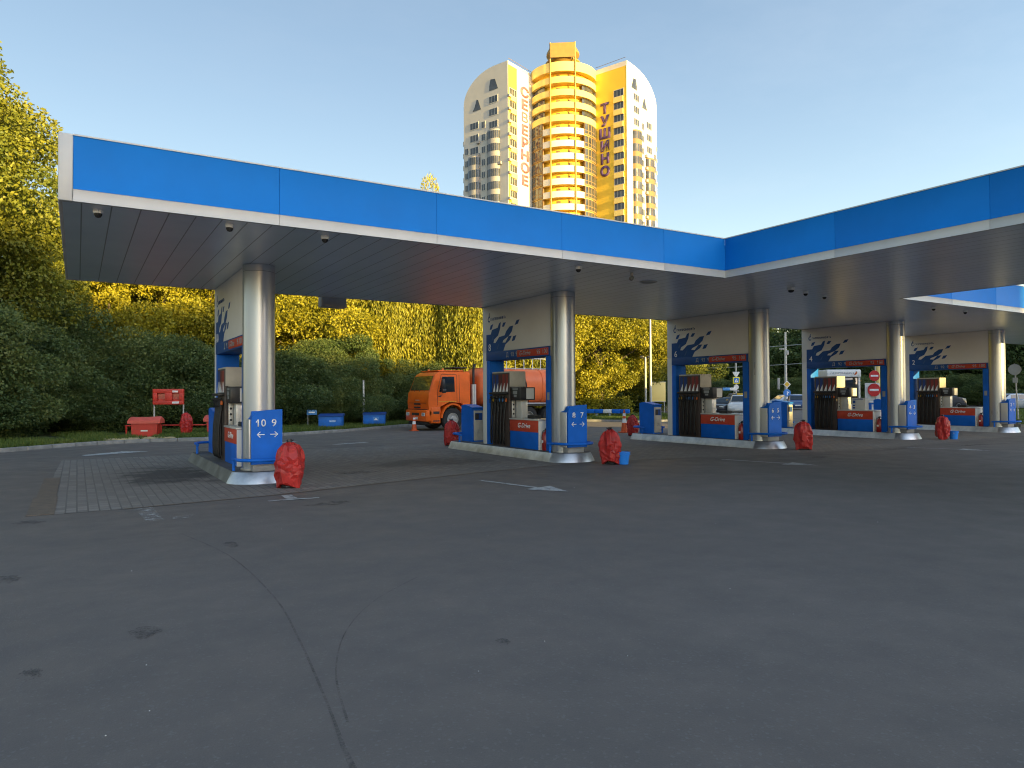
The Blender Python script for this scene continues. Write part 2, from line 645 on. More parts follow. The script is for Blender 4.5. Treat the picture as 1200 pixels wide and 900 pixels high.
# very faint high cloud veil
tc = w.node_tree.nodes.new('ShaderNodeTexCoord')
mpn = w.node_tree.nodes.new('ShaderNodeMapping')
mpn.inputs['Scale'].default_value = (1.6, 3.2, 7.)
mpn.inputs['Rotation'].default_value = (.2, .35, .5)
cn_ = w.node_tree.nodes.new('ShaderNodeTexNoise')
cn_.inputs['Scale'].default_value = 1.3
cn_.inputs['Detail'].default_value = 7
cn_.inputs['Roughness'].default_value = .62
cr_ = w.node_tree.nodes.new('ShaderNodeMapRange')
cr_.inputs['From Min'].default_value = .5
cr_.inputs['From Max'].default_value = .78
cr_.inputs['To Max'].default_value = .08
cm_ = w.node_tree.nodes.new('ShaderNodeMix')
cm_.data_type = 'RGBA'
cm_.inputs[7].default_value = (2.6, 2.75, 2.95, 1)
lk = w.node_tree.links.new
lk(tc.outputs['Generated'], mpn.inputs[0]); lk(mpn.outputs[0], cn_.inputs['Vector']); lk(cn_.outputs['Fac'], cr_.inputs['Value'])
lk(cr_.outputs[0], cm_.inputs[0]); lk(tint.outputs[0], cm_.inputs[6]); 
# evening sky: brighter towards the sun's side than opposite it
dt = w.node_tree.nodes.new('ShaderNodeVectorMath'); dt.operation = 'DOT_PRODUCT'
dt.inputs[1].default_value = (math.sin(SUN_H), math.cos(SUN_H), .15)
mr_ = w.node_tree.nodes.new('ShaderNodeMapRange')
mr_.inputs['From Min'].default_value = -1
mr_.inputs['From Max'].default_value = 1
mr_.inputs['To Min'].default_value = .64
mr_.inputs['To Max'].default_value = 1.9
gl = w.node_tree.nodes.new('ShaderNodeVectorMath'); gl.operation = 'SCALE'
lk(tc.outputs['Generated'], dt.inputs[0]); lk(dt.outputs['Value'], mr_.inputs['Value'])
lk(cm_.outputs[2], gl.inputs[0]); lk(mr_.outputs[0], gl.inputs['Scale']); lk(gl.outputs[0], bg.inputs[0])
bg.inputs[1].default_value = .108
sl = bpy.data.lights.new('sun', 'SUN')
sl.energy = 5.0
sl.angle = math.radians(.5)
sl.color = (1, .71, .225)
so = bpy.data.objects.new('sun', sl)
COL.objects.link(so)
so.rotation_euler = Vector((math.sin(SUN_H) * math.cos(SUN_E), math.cos(SUN_H) * math.cos(SUN_E), math.sin(SUN_E))).to_track_quat('Z', 'Y').to_euler()
so.location = (20, -40, 30)
vs = sc.view_settings
vs.view_transform = 'Standard'
vs.look = 'None'
vs.gamma = 1
vs.use_curve_mapping = False
vs.exposure = 1.75
sc.render.engine = 'CYCLES'
sc.cycles.use_denoising = True
sc.cycles.filter_width = 1.1
sc.cycles.max_bounces = 8
sc.cycles.transparent_max_bounces = 12
sc.cycles.sample_clamp_indirect = 6

# ------------------------------------------------------------------ ground, paving, kerbs
b = B()
n = 64
sheet(b, [(30 + 2500 * math.cos(2 * PI * k / n), 40 + 2500 * math.sin(2 * PI * k / n)) for k in range(n)], -.02)
struct('ground', b, 'soil')
b = B()
sheet(b, [(-70, -60), (240, -60), (240, 150), (-70, 150)], 0)
struct('forecourt', b, 'asphalt')
b = B()
front = [(-.55, 12.18), (.6, 12.18), (2.9, 12.45), (4.7, 12.9), (7.5, 13.55), (10.2, 13.95), (12.8, 13.75), (16, 13.0), (20, 12.5), (26, 12.7), (33, 13.1), (42, 13.4)]
back = [(42, 22.2), (-.35, 22.4)]
sheet(b, front + back, .004)
struct('paving', b, 'pavers')
b = B()     # rusty drain along the paving's left side and its iron edge at the front
box(b, -.62, -.28, 12.2, 14.3, .005, .012)
box(b, -.58, -.30, 14.32, 17.6, .005, .010)
tag(obj('drain_grate', b, 'rust'), 'rusty brown drain grate let into the paving edge', 'drain grate')
b = B()
for i in range(1, 6):
    a, c = Vector((*front[i], .006)), Vector((*front[i + 1], .006))
    d = (c - a)
    nn = Vector((-d.y, d.x, 0)).normalized() * .035
    f = b.faces.new([b.verts.new(p) for p in (a - nn, c - nn, c + nn, a + nn)])
struct('paving_edge', b, 'rust')

KERB = [(-34, 6), (-22, 13.5), (-12, 20.2), (-6, 24), (-2, 26.6), (-.7, 27.9), (.6, 28.9), (2.3, 29.35), (4.1, 29.0), (5.6, 29.6), (7.4, 30.5), (10.5, 32), (13, 33.7), (14.6, 35), (17.5, 36.4),
        (21, 36.9), (24.2, 36.4), (26.6, 35.0), (28.0, 33.0), (29.6, 31.5), (31.8, 31.6), (35, 34.5), (41, 43), (50, 56), (60, 72), (66, 90), (66, 140)]
def kerb_line(b, line, zt=.13, wd=.16):
    acc = 0
    for i in range(len(line) - 1):
        a, c = Vector((*line[i], 0)), Vector((*line[i + 1], 0))
        d = c - a
        L = d.length
        t = d / L
        nn = Vector((-t.y, t.x, 0))
        k = max(1, round(L / 1.0))
        for q in range(k):
            s0, s1 = L * q / k + .006, L * (q + 1) / k - .006
            m = Matrix((t, nn, Z)).transposed().to_4x4()
            m.translation = a
            jz = random.uniform(-.008, .008)
            box(b, s0, s1, random.uniform(-.006, .006), wd, -.05, zt + jz, .015, m)
b = B()
kerb_line(b, KERB)
struct('kerb', b, 'kerb', 30)
b = B()
verge = [(x, y + .05) for x, y in KERB]
poly = verge + [(66, 200), (-120, 200), (-120, 6)]
f = b.faces.new([b.verts.new((x, y, .1)) for x, y in poly])
f.normal_update()
if f.normal.z < 0:
    f.normal_flip()
struct('verge', b, 'lawn')
IS2 = [(38.6, 16.2), (40.5, 17.3), (46, 20.2), (54, 24.2), (64, 28.6), (77, 33.4), (84, 30), (80, 14), (60, 10.5), (44, 12.5)]
b = B()
f = b.faces.new([b.verts.new((x, y, .1)) for x, y in IS2])
f.normal_update()
if f.normal.z < 0:
    f.normal_flip()
struct('grass_island', b, 'lawn')
b = B()
kerb_line(b, IS2[::-1] + [IS2[-1]], .13, .16)
struct('island_kerb', b, 'kerb', 30)
b = B()      # spilled sand on the kerb by the fire boxes
for k in range(60):
    x = random.uniform(.9, 3.1)
    yk = 29.35 + (.35 - abs(x - 2.2) * .25)
    r = random.uniform(.1, .28)
    lathe(b, [(r, 0), (r * .7, r * .16), (0, r * .22)], 7, (x, yk + random.uniform(-.1, .5), .13))
struct('spilled_sand', b, 'sand', 60, 'stuff')

# grass blades: band behind the kerb and on the right island
def grass(name, pts, hmin, hmax, seed):
    rs = np.random.RandomState(seed)
    N = len(pts)
    a = rs.uniform(0, 2 * PI, N)
    h = rs.uniform(hmin, hmax, N)
    wd = rs.uniform(.012, .03, N)
    le = rs.uniform(0, .6, N) * h
    la = rs.uniform(0, 2 * PI, N)
    V = np.zeros((N, 3, 3))
    V[:, :, :2] = pts[:, None, :2]
    V[:, :, 2] = pts[:, None, 2]
    V[:, 0, 0] += np.cos(a) * wd; V[:, 0, 1] += np.sin(a) * wd
    V[:, 1, 0] -= np.cos(a) * wd; V[:, 1, 1] -= np.sin(a) * wd
    V[:, 2, 0] += np.cos(la) * le; V[:, 2, 1] += np.sin(la) * le; V[:, 2, 2] += h
    me = poly_mesh(name, V.reshape(-1, 3), np.arange(N * 3).reshape(N, 3), rs.uniform(0, 1, N).repeat(3))
    me.materials.append(mt['grassblade'])
    o = bpy.data.objects.new(name, me)
    COL.objects.link(o)
    o['kind'] = 'stuff'
    return o

def poly_mesh(name, V, Fc, tone=None):
    me = bpy.data.meshes.new(name)
    k = Fc.shape[1]
    me.vertices.add(len(V))
    me.vertices.foreach_set('co', np.ascontiguousarray(V, dtype=np.float32).ravel())
    me.loops.add(Fc.size)
    me.loops.foreach_set('vertex_index', Fc.astype(np.int32).ravel())
    me.polygons.add(len(Fc))
    me.polygons.foreach_set('loop_start', np.arange(len(Fc), dtype=np.int32) * k)
    me.polygons.foreach_set('loop_total', np.full(len(Fc), k, dtype=np.int32))
    if tone is not None:
        at = me.attributes.new('leaf_tone', 'FLOAT', 'POINT')
        at.data.foreach_set('value', np.ascontiguousarray(tone, dtype=np.float32))
    me.update()
    me.validate()
    return me

def band_points(line, width, per_m2, seed, z=.1):
    rs = np.random.RandomState(seed)
    out = []
    for (x0, y0), (x1, y1) in zip(line, line[1:]):
        L = math.hypot(x1 - x0, y1 - y0)
        nx, ny = -(y1 - y0) / L, (x1 - x0) / L
        N = int(L * width * per_m2)
        t = rs.uniform(0, 1, N)
        s = .2 + rs.uniform(0, 1, N) ** 1.3 * width
        out.append(np.stack([x0 + (x1 - x0) * t + nx * s, y0 + (y1 - y0) * t + ny * s, np.full(N, z)], 1))
    return np.concatenate(out)
grass('grass', np.concatenate([band_points(KERB[2:22], 6, 330, 3), band_points(KERB[21:25], 22, 30, 5)]), .05, .2, 1)
def in_poly(pts, poly):
    c = np.zeros(len(pts), bool)
    j = len(poly) - 1
    for i in range(len(poly)):
        (xi, yi), (xj, yj) = poly[i], poly[j]
        c ^= ((yi > pts[:, 1]) != (yj > pts[:, 1])) & (pts[:, 0] < (xj - xi) * (pts[:, 1] - yi) / (yj - yi) + xi)
        j = i
    return c
rs_ = np.random.RandomState(9)
gp = np.stack([rs_.uniform(38, 84, 60000), rs_.uniform(10, 34, 60000), np.full(60000, .1)], 1)
grass('grass', gp[in_poly(gp, IS2)], .05, .16, 2)

# painted marks, tyre tracks, stains, patches
def strip(b, pts, wd, z):
    pts = [Vector((*p, z)) for p in pts]
    prev = None
    for i, p in enumerate(pts):
        t = (pts[min(i + 1, len(pts) - 1)] - pts[max(i - 1, 0)]).normalized()
        q = Vector((-t.y, t.x, 0)) * (wd[i] if isinstance(wd, list) else wd) / 2
        cur = (b.verts.new(p + q), b.verts.new(p - q))
        if prev:
            b.faces.new((prev[1], cur[1], cur[0], prev[0]))
        prev = cur
def arrow_poly(tail, tip, sw=.11, hw=.34, hl=.75, off=0):
    a, c = Vector((*tail, 0)), Vector((*tip, 0))
    d = (c - a).normalized()
    q = Vector((-d.y, d.x, 0))
    L = (c - a).length
    pts = [a + q * sw / 2, a + d * (L - hl) + q * sw / 2, a + d * (L - hl) + q * hw, c, a + d * (L - hl) - q * hw, a + d * (L - hl) - q * sw / 2, a - q * sw / 2]
    return [(p.x, p.y) for p in pts]
for (tl, tp) in (((6.78, 12.25), (7.28, 10.0)), ((14.1, 12.7), (14.75, 10.35)), ((21.8, 12.3), (22.5, 10.2))):
    b = B()
    sheet(b, arrow_poly(tl, tp), .008)
    struct('road_marking', b, 'paint')
b = B()
sheet(b, [(.74, 12.1), (.98, 12.1), (1.02, 10.75), (.80, 10.75)], .008)
struct('road_marking', b, 'worn')
b = B()
sheet(b, [(1.15, 10.95), (1.42, 11.05), (1.36, 10.8), (1.12, 10.75)], .008)
struct('road_marking', b, 'worn')
b = B()
sheet(b, [(2.95, 12.3), (3.12, 12.3), (3.1, 11.82), (2.92, 11.82)], .008)
sheet(b, [(2.62, 11.82), (3.42, 11.74), (3.42, 11.64), (2.62, 11.72)], .008)
struct('road_marking', b, 'paint')
for pl in ([(5.5, 25.6), (6.9, 26.2), (6.8, 26.5), (5.4, 25.9)], [(7.6, 23.9), (8.9, 24.3), (8.8, 24.55), (7.5, 24.15)], [(.2, 23.6), (1.9, 24.4), (1.2, 24.9), (.1, 24.0)]):
    b = B()
    sheet(b, pl, .008)
    struct('road_marking', b, 'paint')
def curve(p, n=24):
    out = []
    for i in range(n + 1):
        t = i / n * (len(p) - 1)
        k = min(int(t), len(p) - 2)
        u = t - k
        p0, p1, p2, p3 = (Vector(p[max(0, min(len(p) - 1, k + q))]) for q in (-1, 0, 1, 2))
        v = .5 * ((2 * p1) + (-p0 + p2) * u + (2 * p0 - 5 * p1 + 4 * p2 - p3) * u * u + (-p0 + 3 * p1 - 3 * p2 + p3) * u ** 3)
        out.append((v.x, v.y))
    return out
b = B()
c1 = curve([(1.03, 2.4), (1.08, 3.2), (1.17, 3.82), (1.32, 5.0), (1.42, 6.2), (1.38, 8.0), (1.1, 9.6)])
strip(b, c1, [.05 - .034 * min(1, i / 7) for i in range(len(c1))], .005)
struct('tyre_track', b, 'skid')
b = B()
c2 = curve([(1.2, 3.6), (1.36, 4.3), (1.66, 5.0), (2.1, 5.6), (2.7, 6.1)])
strip(b, c2, [.015 - .006 * min(1, i / 12) for i in range(len(c2))], .006)
struct('tyre_track', b, 'skid')
def blot(cx, cy, rx, ry, m='stain', z=.005, sd=0):
    r = random.Random(sd)
    b = B()
    sheet(b, [(cx + rx * math.cos(2 * PI * k / 20) * r.uniform(.6, 1.1), cy + ry * math.sin(2 * PI * k / 20) * r.uniform(.6, 1.1)) for k in range(20)], z)
    struct('oil_stain', b, m)
for i, a in enumerate([(.42, 5.75, .12, .16), (-.24, 5.25, .07, .14), (-.55, 8.1, .1, .2), (1.5, 8.6, .09, .2), (5.2, 15.1, .5, .35), (3.35, 11.0, .42, .22), (-.55, 11.6, .2, .2), (2.5, 4.2, .05, .08), (16.6, 11.7, .5, .25), (21, 12.1, .8, .2), (24.5, 11.6, .9, .2)]):
    blot(*a, sd=i)
r = random.Random(4)
b = B()
for k in range(26):
    d = r.uniform(2.3, 14) 
    a = YAW + r.uniform(-.6, .6)
    x, y = d * math.sin(a), d * math.cos(a)
    s = r.uniform(.003, .007)
    lathe(b, [(s, 0), (s * .8, s * .7), (0, s)], 5, (x, y, .001))
struct('gravel', b, 'card', None, 'stuff')

# ------------------------------------------------------------------ canopy
ZB, ZT, YF, YB = 4.33, 5.22, 11.17, 18.72
XL, XC, XR, XE, YW = -.23, 12.58, 19.69, 46., -7.
canopy = thing('fuel_canopy', 'long flat forecourt canopy with bright blue fascia, white lower trim and metal soffit', 'canopy', (XL, YF, ZB))
def cpart(name, b, m, sm=35):
    bmesh.ops.translate(b, vec=-Vector((XL, YF, ZB)), verts=b.verts)
    return obj(name, b, m, canopy, sm)
T = [(XL + .02, YF + .02), (XC + .02, YF + .02), (XC + .02, YW), (XR - .02, YW), (XR - .02, YF + .02), (XE - .02, YF + .02), (XE - .02, YB - .02), (XL + .02, YB - .02)]
b = B()
prism(b, T, (0, 0, ZB + .004), X, Y, Z, .05)
cpart('soffit', b, 'soffit', None)
b = B()
prism(b, [(x, y) for x, y in T], (0, 0, ZT - .22), X, Y, Z, .08)
cpart('roof', b, 'roof', None)
ZW = ZB + .165
def fascia_run(a, c, out, cuts):
    """panels with fine joints from a to c (2-D), out = outward normal"""
    a, c, out = Vector((*a, 0)), Vector((*c, 0)), Vector((*out, 0))
    L = (c - a).length
    t = (c - a) / L
    ks = [0] + cuts + [L]
    for s0, s1 in zip(ks, ks[1:]):
        g0, g1 = s0 + .002, s1 - .002
        m = Matrix((t, out, Z)).transposed().to_4x4()
        m.translation = a
        b = B()
        box(b, g0, g1, -.05, 0, ZW + .004, ZT, .004, m)
        cpart('fascia_panel', b, 'fascia')
        b = B()
        box(b, g0, g1, -.05, .012, ZB, ZW, .004, m)
        cpart('trim_strip', b, 'trim')
    b = B()
    m = Matrix((t, out, Z)).transposed().to_4x4()
    m.translation = a
    box(b, 0, L, -.07, -.052, ZB + .01, ZT - .01, 0, m)
    cpart('fascia_backing', b, 'seam', None)
    b = B()
    box(b, 0, L, -.09, .012, ZT + .001, ZT + .022, 0, m)
    cpart('coping', b, 'trim', None)
fascia_run((-.06, YF), (XC, YF), (0, -1), [2.715, 5.395, 8.075, 10.755])
fascia_run((XC, YF - .0), (XC, YW), (-1, 0), [2.75, 5.5, 8.25, 11, 13.75])
fascia_run((XR, YF), (XE, YF), (0, -1), [2.7 * k for k in range(1, 10)])
fascia_run((XR, YW), (XR, YF), (1, 0), [2.7 * k for k in range(1, 7)])
fascia_run((XE, YB), (XL, YB), (0, 1), [2.7 * k for k in range(1, 17)])
b = B()
box(b, XL, -.062, YF - .008, YF + .1, ZB, ZT + .02, .012)
box(b, XL, XL + .05, YF + .1, YB, ZB, ZT + .02, .008)
cpart('end_panel', b, 'trim')

# dome cameras under the canopy
def dome(x, y, label, big=1.):
    t = thing('dome_camera', label, 'camera', (x, y, ZB + .004), 0, 'cameras under the canopy')
    b = B()
    lathe(b, [(0, 0), (.085 * big, 0), (.09 * big, -.03), (.08 * big, -.06), (0, -.06)], 20)
    obj('housing', b, 'white', t)
    b = B()
    lathe(b, [(.07 * big, -.061), (.066 * big, -.085), (.045 * big, -.11), (0, -.122)], 20)
    obj('dome', b, 'dark', t)
for x, y, l in [(.24, 11.5, 'small dome camera under the far left end of the canopy'), (1.98, 11.47, 'small dome camera on the soffit just left of the nearest column'),
                (3.47, 11.52, 'small dome camera on the soffit just right of the nearest column'), (8.81, 11.7, 'small dome camera on the soffit above the column numbered 8 and 7'),
                (15.24, 11.42, 'largest dome camera under the canopy wing, beside two small ones'), (16.09, 11.62, 'small dome camera under the wing, middle of three'),
                (17.11, 11.78, 'small dome camera under the wing, farthest of three'), (22.52, 11.77, 'small dome camera under the right canopy edge, nearer of two'), (24.39, 11.76, 'small sunlit dome camera under the right canopy edge')]:
    dome(x, y, l, 1.05 if 'largest' in l else .75)
t = thing('security_camera', 'bullet camera on a bracket under the soffit between two columns', 'camera', (10.25, 11.7, ZB + .004), 0, 'cameras under the canopy')
b = B(); cyl(b, (0, 0, 0), (0, 0, -.09), .03, .025, 10); obj('bracket', b, 'grey', t)
b = B(); cyl(b, (-.08, -.1, -.13), (.08, .1, -.11), .045, .05, 14); obj('housing', b, 'dark', t)
t = thing('ceiling_light', 'flat round light flush in the soffit beside the bullet camera', 'light', (11.45, 12.48, ZB + .004))
b = B(); lathe(b, [(0, 0), (.2, 0), (.21, -.012), (.17, -.02)], 24); obj('ring', b, 'silver', t)
b = B(); lathe(b, [(.17, -.018), (0, -.026)], 24); obj('lens', b, 'grey', t)
b = B()
box(b, 5.6, 6.3, YB - .02, YB + .14, 4.1, 4.6, .01)
t = thing('junction_box', 'grey box hanging under the far edge of the canopy', 'box', (5.95, YB + .2, 4.1))
b.free()
b = B(); box(b, -.35, .35, 0, .3, 0, .5, .015); obj('cabinet', b, 'grey', t)
b = B(); box(b, -.3, .3, -.006, -.001, .06, .44); obj('door', b, 'grey', t)

# ------------------------------------------------------------------ pump islands
YC = 14.9
IX = [3.134 + 7.576 * k for k in range(5)]
PZ = .22
NUM = [(10, 9), (8, 7), (6, 5), (4, 3), (2, 1)]
ORD = ['nearest', 'second', 'third', 'fourth', 'farthest']

# island plinth (local origin = column foot)
def make_plinth():
    t = thing('pump_island', '', 'pump island')
    
    n = 10
    arc = [(-.56 * math.cos(PI * k / n), -.28 - .42 * math.sin(PI * k / n)) for k in range(n + 1)]
    back = [(.56, 5.35), (.34, 5.56), (-.34, 5.56), (-.56, 5.35)]
    pl = arc + back
    def ring(s, z):
        out = []
        for x, y in pl:
            d = Vector((x, y - (-.28 if y < -.28 else (5.35 if y >= 5.35 else y))))
            d = d.normalized() if d.length else d
            out.append((x + d.x * s, y + d.y * s, z))
        return out
    b = B()
    loft(b, [ring(.11, 0), ring(.10, .03), ring(.015, PZ - .02), ring(0, PZ)], cap=False)
    # the bright nose is a separate part: split off faces in front
    nose = [f for f in b.faces if f.calc_center_median().y < -.2]
    bn = b.copy()
    bmesh.ops.delete(b, geom=nose, context='FACES')
    bmesh.ops.delete(bn, geom=[f for f in bn.faces if f.calc_center_median().y >= -.2], context='FACES')
    obj('edging', b, 'plinth', t)
    obj('nose_plate', bn, 'bright', t, 50)
    b = B()
    f = b.faces.new([b.verts.new(p) for p in ring(-.002, PZ - .004)])
    f.normal_update()
    if f.normal.z < 0:
        f.normal_flip()
    obj('top_slab', b, 'ptop', t, None)
    return t

def make_column():
    t = thing('canopy_column', '', 'column')
    b = B(); cyl(b, (0, 0, PZ), (0, 0, ZB - .14), .312, n=48); obj('shaft', b, 'steel', t)
    b = B(); cyl(b, (0, 0, ZB - .132), (0, 0, ZB), .312, n=48); obj('collar', b, 'steel', t)
    b = B(); cyl(b, (0, 0, ZB - .14), (0, 0, ZB - .132), .305, n=48, cap=False); obj('joint', b, 'seam', t)
    b = B(); lathe(b, [(.312, PZ), (.35, PZ), (.35, PZ + .03), (.312, PZ + .035)], 48); obj('base_ring', b, 'bright', t)
    return t

FL = [(-0.04, 3.48), (0.26, 3.48), (0.34, 3.61), (0.67, 3.65), (0.75, 3.77), (0.85, 3.8), (0.81, 3.62), (0.69, 3.42), (0.46, 3.32), (0.42, 3.22), (0.54, 3.21), (0.75, 3.37), (1.07, 3.4), (1.15, 3.51), (1.34, 3.63), (1.53, 3.64), (1.46, 3.49), (1.3, 3.37), (0.98, 3.26), (0.94, 3.2), (1.1, 3.19), (1.28, 3.36), (1.45, 3.36), (1.34, 3.24), (1.1, 3.13), (0.98, 2.955), (-.04, 2.955)]
FLP = [[(0.2, 3.62), (0.26, 3.75), (0.41, 3.78), (0.32, 3.63)], [(0.91, 3.66), (0.99, 3.77), (1.13, 3.77), (1.03, 3.65)], [(1.61, 3.65), (1.71, 3.77), (1.87, 3.79), (1.78, 3.67)], [(1.45, 3.2), (1.53, 3.34), (1.7, 3.36), (1.6, 3.22)]]
Y0, Y1 = .21, 3.81           # portal extent behind the column (local y), blue starts at YB_
YBL = 3.58                  # left end of the blue field
HX = .25

def faceuv(s):
    """s=-1: face looking to -x, letters run towards -y; s=+1 the opposite face"""
    return (Vector((0, s, 0)), Z.copy(), Vector((s, 0, 0)))

def make_dispenser():
    t = thing('fuel_dispenser', '', 'fuel dispenser')
    # portal body: pale upper wall, far margin, jambs
    b = B()
    box(b, -HX, HX, Y0, Y1, 2.96, ZB, .008)
    box(b, -HX, HX, YBL + .003, Y1, PZ, 2.958, .006)
    w = obj('portal_wall', b, 'whitepanel', t)
    b = B(); box(b, -HX - .006, HX + .006, Y0 - .022, Y0 - .002, 2.70, ZB, .004); obj('edge_trim', b, 'trim', w)
    b = B()
    box(b, -HX, HX, 3.40, YBL, PZ, 2.70, .006)
    obj('jamb', b, 'bluepaint', t)
    b = B()
    box(b, -HX, HX, Y0, Y0 + .23, PZ, 2.70, .006)
    j = obj('jamb', b, 'bluepaint', t)
    for s in (-1, 1):
        x = s * (HX + .004)
        b = B(); box(b, min(x, x - s * .003), max(x, x - s * .003), Y0 + .06, Y0 + .17, 1.55, 1.75); obj('notice', b, 'grey', j)
    b = B(); box(b, -HX - .012, HX + .012, Y0, YBL, 2.705, 2.955, .006)
    h = obj('header_sign', b, 'bluegfx', t)
    b = B(); box(b, -HX - .02, HX + .02, Y0 + .08, Y0 + 1.62, 2.735, 2.925, .003); rp = obj('red_band', b, 'redpaint', h)
    for s in (-1, 1):
        u, v, nn = faceuv(s)
        base = lambda q, e: nn * (HX + e) + Vector((0, q, 2.83))
        for st, q, sh, bo in (('G-Drive', 1.22 if s < 0 else .45, .3, .012), ('95', .54 if s < 0 else 1.1, 0, .006), ('100', .24 if s < 0 else 1.42, 0, .006)):
            b = B(); text(b, st, base(Y0 + q, .0205), u, v, .17, .004, 'CENTER', sh, bo); obj('lettering', b, 'greyletter', h, None)
        for st, q in (('Д', 2.36), ('92', 2.08), ('95', 1.82)):
            b = B(); text(b, st, base(q, .0125), u, v, .17, .004, 'CENTER', 0, .004); obj('grade_lettering', b, 'greyletter', h, None)
    # flame graphic
    for s in (-1, 1):
        u, v, nn = faceuv(s)
        b = B()
        o = nn * (HX + .001) + Vector((0, YBL, 0)) if s < 0 else nn * (HX + .001) + Vector((0, YBL, 0))
        uu = Vector((0, -1, 0))
        prism(b, [(max(0, a), z) for a, z in FL], o, uu, Z, nn, .003)
        for q in FLP:
            prism(b, q, o, uu, Z, nn, .003)
        g = obj('flame_graphic', b, 'bluegfx', t, None)
        b = B()
        for q in ([(.32, 3.3), (.38, 3.42), (.44, 3.42), (.38, 3.3)], [(.62, 3.02), (.70, 3.16), (.75, 3.18), (.67, 3.03)]):
            prism(b, q, o + nn * .0035, uu, Z, nn, .001)
        obj('highlight', b, 'bluegfx2', g, None)
        b = B()
        lo = nn * (HX + .002) + Vector((0, YBL - .17, 3.93))
        text(b, 'ГАЗПРОМНЕФТЬ', lo + Vector((0, -.52, -.01)), u, v, .105, .003, 'CENTER', 0, .01)
        ring = [(.075 * math.cos(a) - (.0), .085 * math.sin(a)) for a in np.linspace(.9, 5.6, 16)] + [(.045 * math.cos(a), .05 * math.sin(a)) for a in np.linspace(5.4, 1.1, 14)]
        prism(b, ring, lo, u, v, nn, .003)
        prism(b, [(-.03, .05), (0, .17), (.03, .2), (.02, .12), (.035, .06)], lo, u, v, nn, .003)
        obj('logo_lettering', b, 'bluegfx', t, None)
    # hose rack on both faces (far part of the opening)
    for s in (-1, 1):
        x0, x1 = s * (.2), s * (HX + .03)
        yy0, yy1 = 2.24, 3.20
        b = B(); box(b, min(x0, x1), max(x0, x1), yy0, yy1, PZ, 2.32, .01)
        rk = obj('hose_rack', b, 'rack', t)
        b = B(); xa, xb = s * (HX + .032), s * (HX + .16); box(b, min(xa, xb), max(xa, xb), yy0 + .02, yy1 - .02, 1.70, 1.76, .01); obj('ledge', b, 'dark', rk)
        cols = ['bluestrip', 'bluestrip', 'maroon', 'redstrip', 'redstrip']
        grips = ['yellow', 'dark', 'lblue', 'lblue', 'orange']
        for k in range(5):
            yk = yy1 - .12 - k * .18
            b = B(); xa, xb = s * (HX + .031), s * (HX + .036); box(b, min(xa, xb), max(xa, xb), yk - .062, yk + .062, 1.78, 2.28); obj('grade_strip', b, cols[k], rk, None)
            b = B()
            prism(b, [(-.058, 1.78), (.058, 1.78), (.058, 2.03)], Vector((s * (HX + .037), yk, 0)), Vector((0, -1, 0)), Z, Vector((s, 0, 0)), .004)
            obj('grade_plate', b, 'white', rk, None)
            # hose: from nozzle down in a loop and back up the rack
            b = B()
            xo = s * (HX + .08)
            pts = [(xo, yk, 1.42), (xo + s * .05, yk + .01, 1.0), (xo + s * .06, yk + .015, .6), (xo + s * .05, yk + .02, .36), (xo + s * .02, yk + .045, .29), (xo - s * .0, yk + .075, .36), (xo, yk + .085, .7), (xo, yk + .085, 1.2), (xo, yk + .07, 1.66)]
            cc = []
            for i in range(len(pts) - 1):
                a, c_ = Vector(pts[i]), Vector(pts[i + 1])
                cc += [a, a.lerp(c_, .5)]
            cc.append(Vector(pts[-1]))
            tube(b, cc, .022, 8)
            hs = obj('hose', b, 'rubber', t, 60)
            b = B()
            tube(b, [(xo, yk, 1.36), (xo + s * .01, yk, 1.5), (xo + s * .04, yk - .01, 1.6), (xo + s * .10, yk - .02, 1.63)], [.028, .034, .03, .02], 8)
            tube(b, [(xo + s * .0, yk, 1.44), (xo + s * .12, yk, 1.47), (xo + s * .12, yk, 1.57)], .009, 6)
            obj('nozzle', b, 'dark', hs, 60)
            b = B()
            box(b, xo - .028, xo + .028, yk - .06, yk + .06, 1.49, 1.59, .02)
            obj('grip_cover', b, grips[k], hs, 60)
    # pump cabinet whose end shows in the opening
    b = B(); box(b, -.262, .262, 2.215, 3.22, 1.92, 2.36, .01); obj('top_box', b, 'topbox', t)
    b = B(); box(b, -.195, .195, 2.24, 3.2, PZ, 1.918, .006); cb = obj('pump_cabinet', b, 'grey', t)
    for xx in (-.15, .15):
        b = B(); box(b, xx - .05, xx + .05, 2.21, 2.238, 1.04, 1.53, .008); p_ = obj('end_strip', b, 'silver', cb)
    for xx in (-.15, .15):
        for z in (1.15, 1.28, 1.41):
            b = B(); cyl(b, (xx, 2.206, z), (xx, 2.2095, z), .028, n=12); obj('button', b, 'dark', cb)
    # counter with readout
    b = B(); box(b, -.28, .28, .74, 2.20, PZ, .99, .01)
    c = obj('counter', b, 'bluepaint', t)
    b = B(); box(b, -.288, .288, .734, 2.205, .68, .992, .006); obj('red_panel', b, 'redpaint', c)
    b = B(); box(b, -.292, .292, .722, .741, PZ, .988, .003); obj('end_panel', b, 'whitepanel', c)
    b = B(); box(b, -.305, .305, .71, 2.21, .994, 1.035, .008); obj('worktop', b, 'silver', c)
    for s in (-1, 1):
        u, v, nn = faceuv(s)
        b = B(); text(b, 'G-Drive', nn * .2885 + Vector((0, 1.47, .84)), u, v, .19, .004, 'CENTER', .3, .014); obj('lettering', b, 'white', c, None)
    b = B(); box(b, -.25, .25, 1.70, 2.20, 1.54, 1.90, .015)
    d = obj('display_unit', b, 'dark', t)
    b = B(); box(b, -.05, .2, 1.694, 1.699, 1.57, 1.87); obj('notice', b, 'card', d, None)
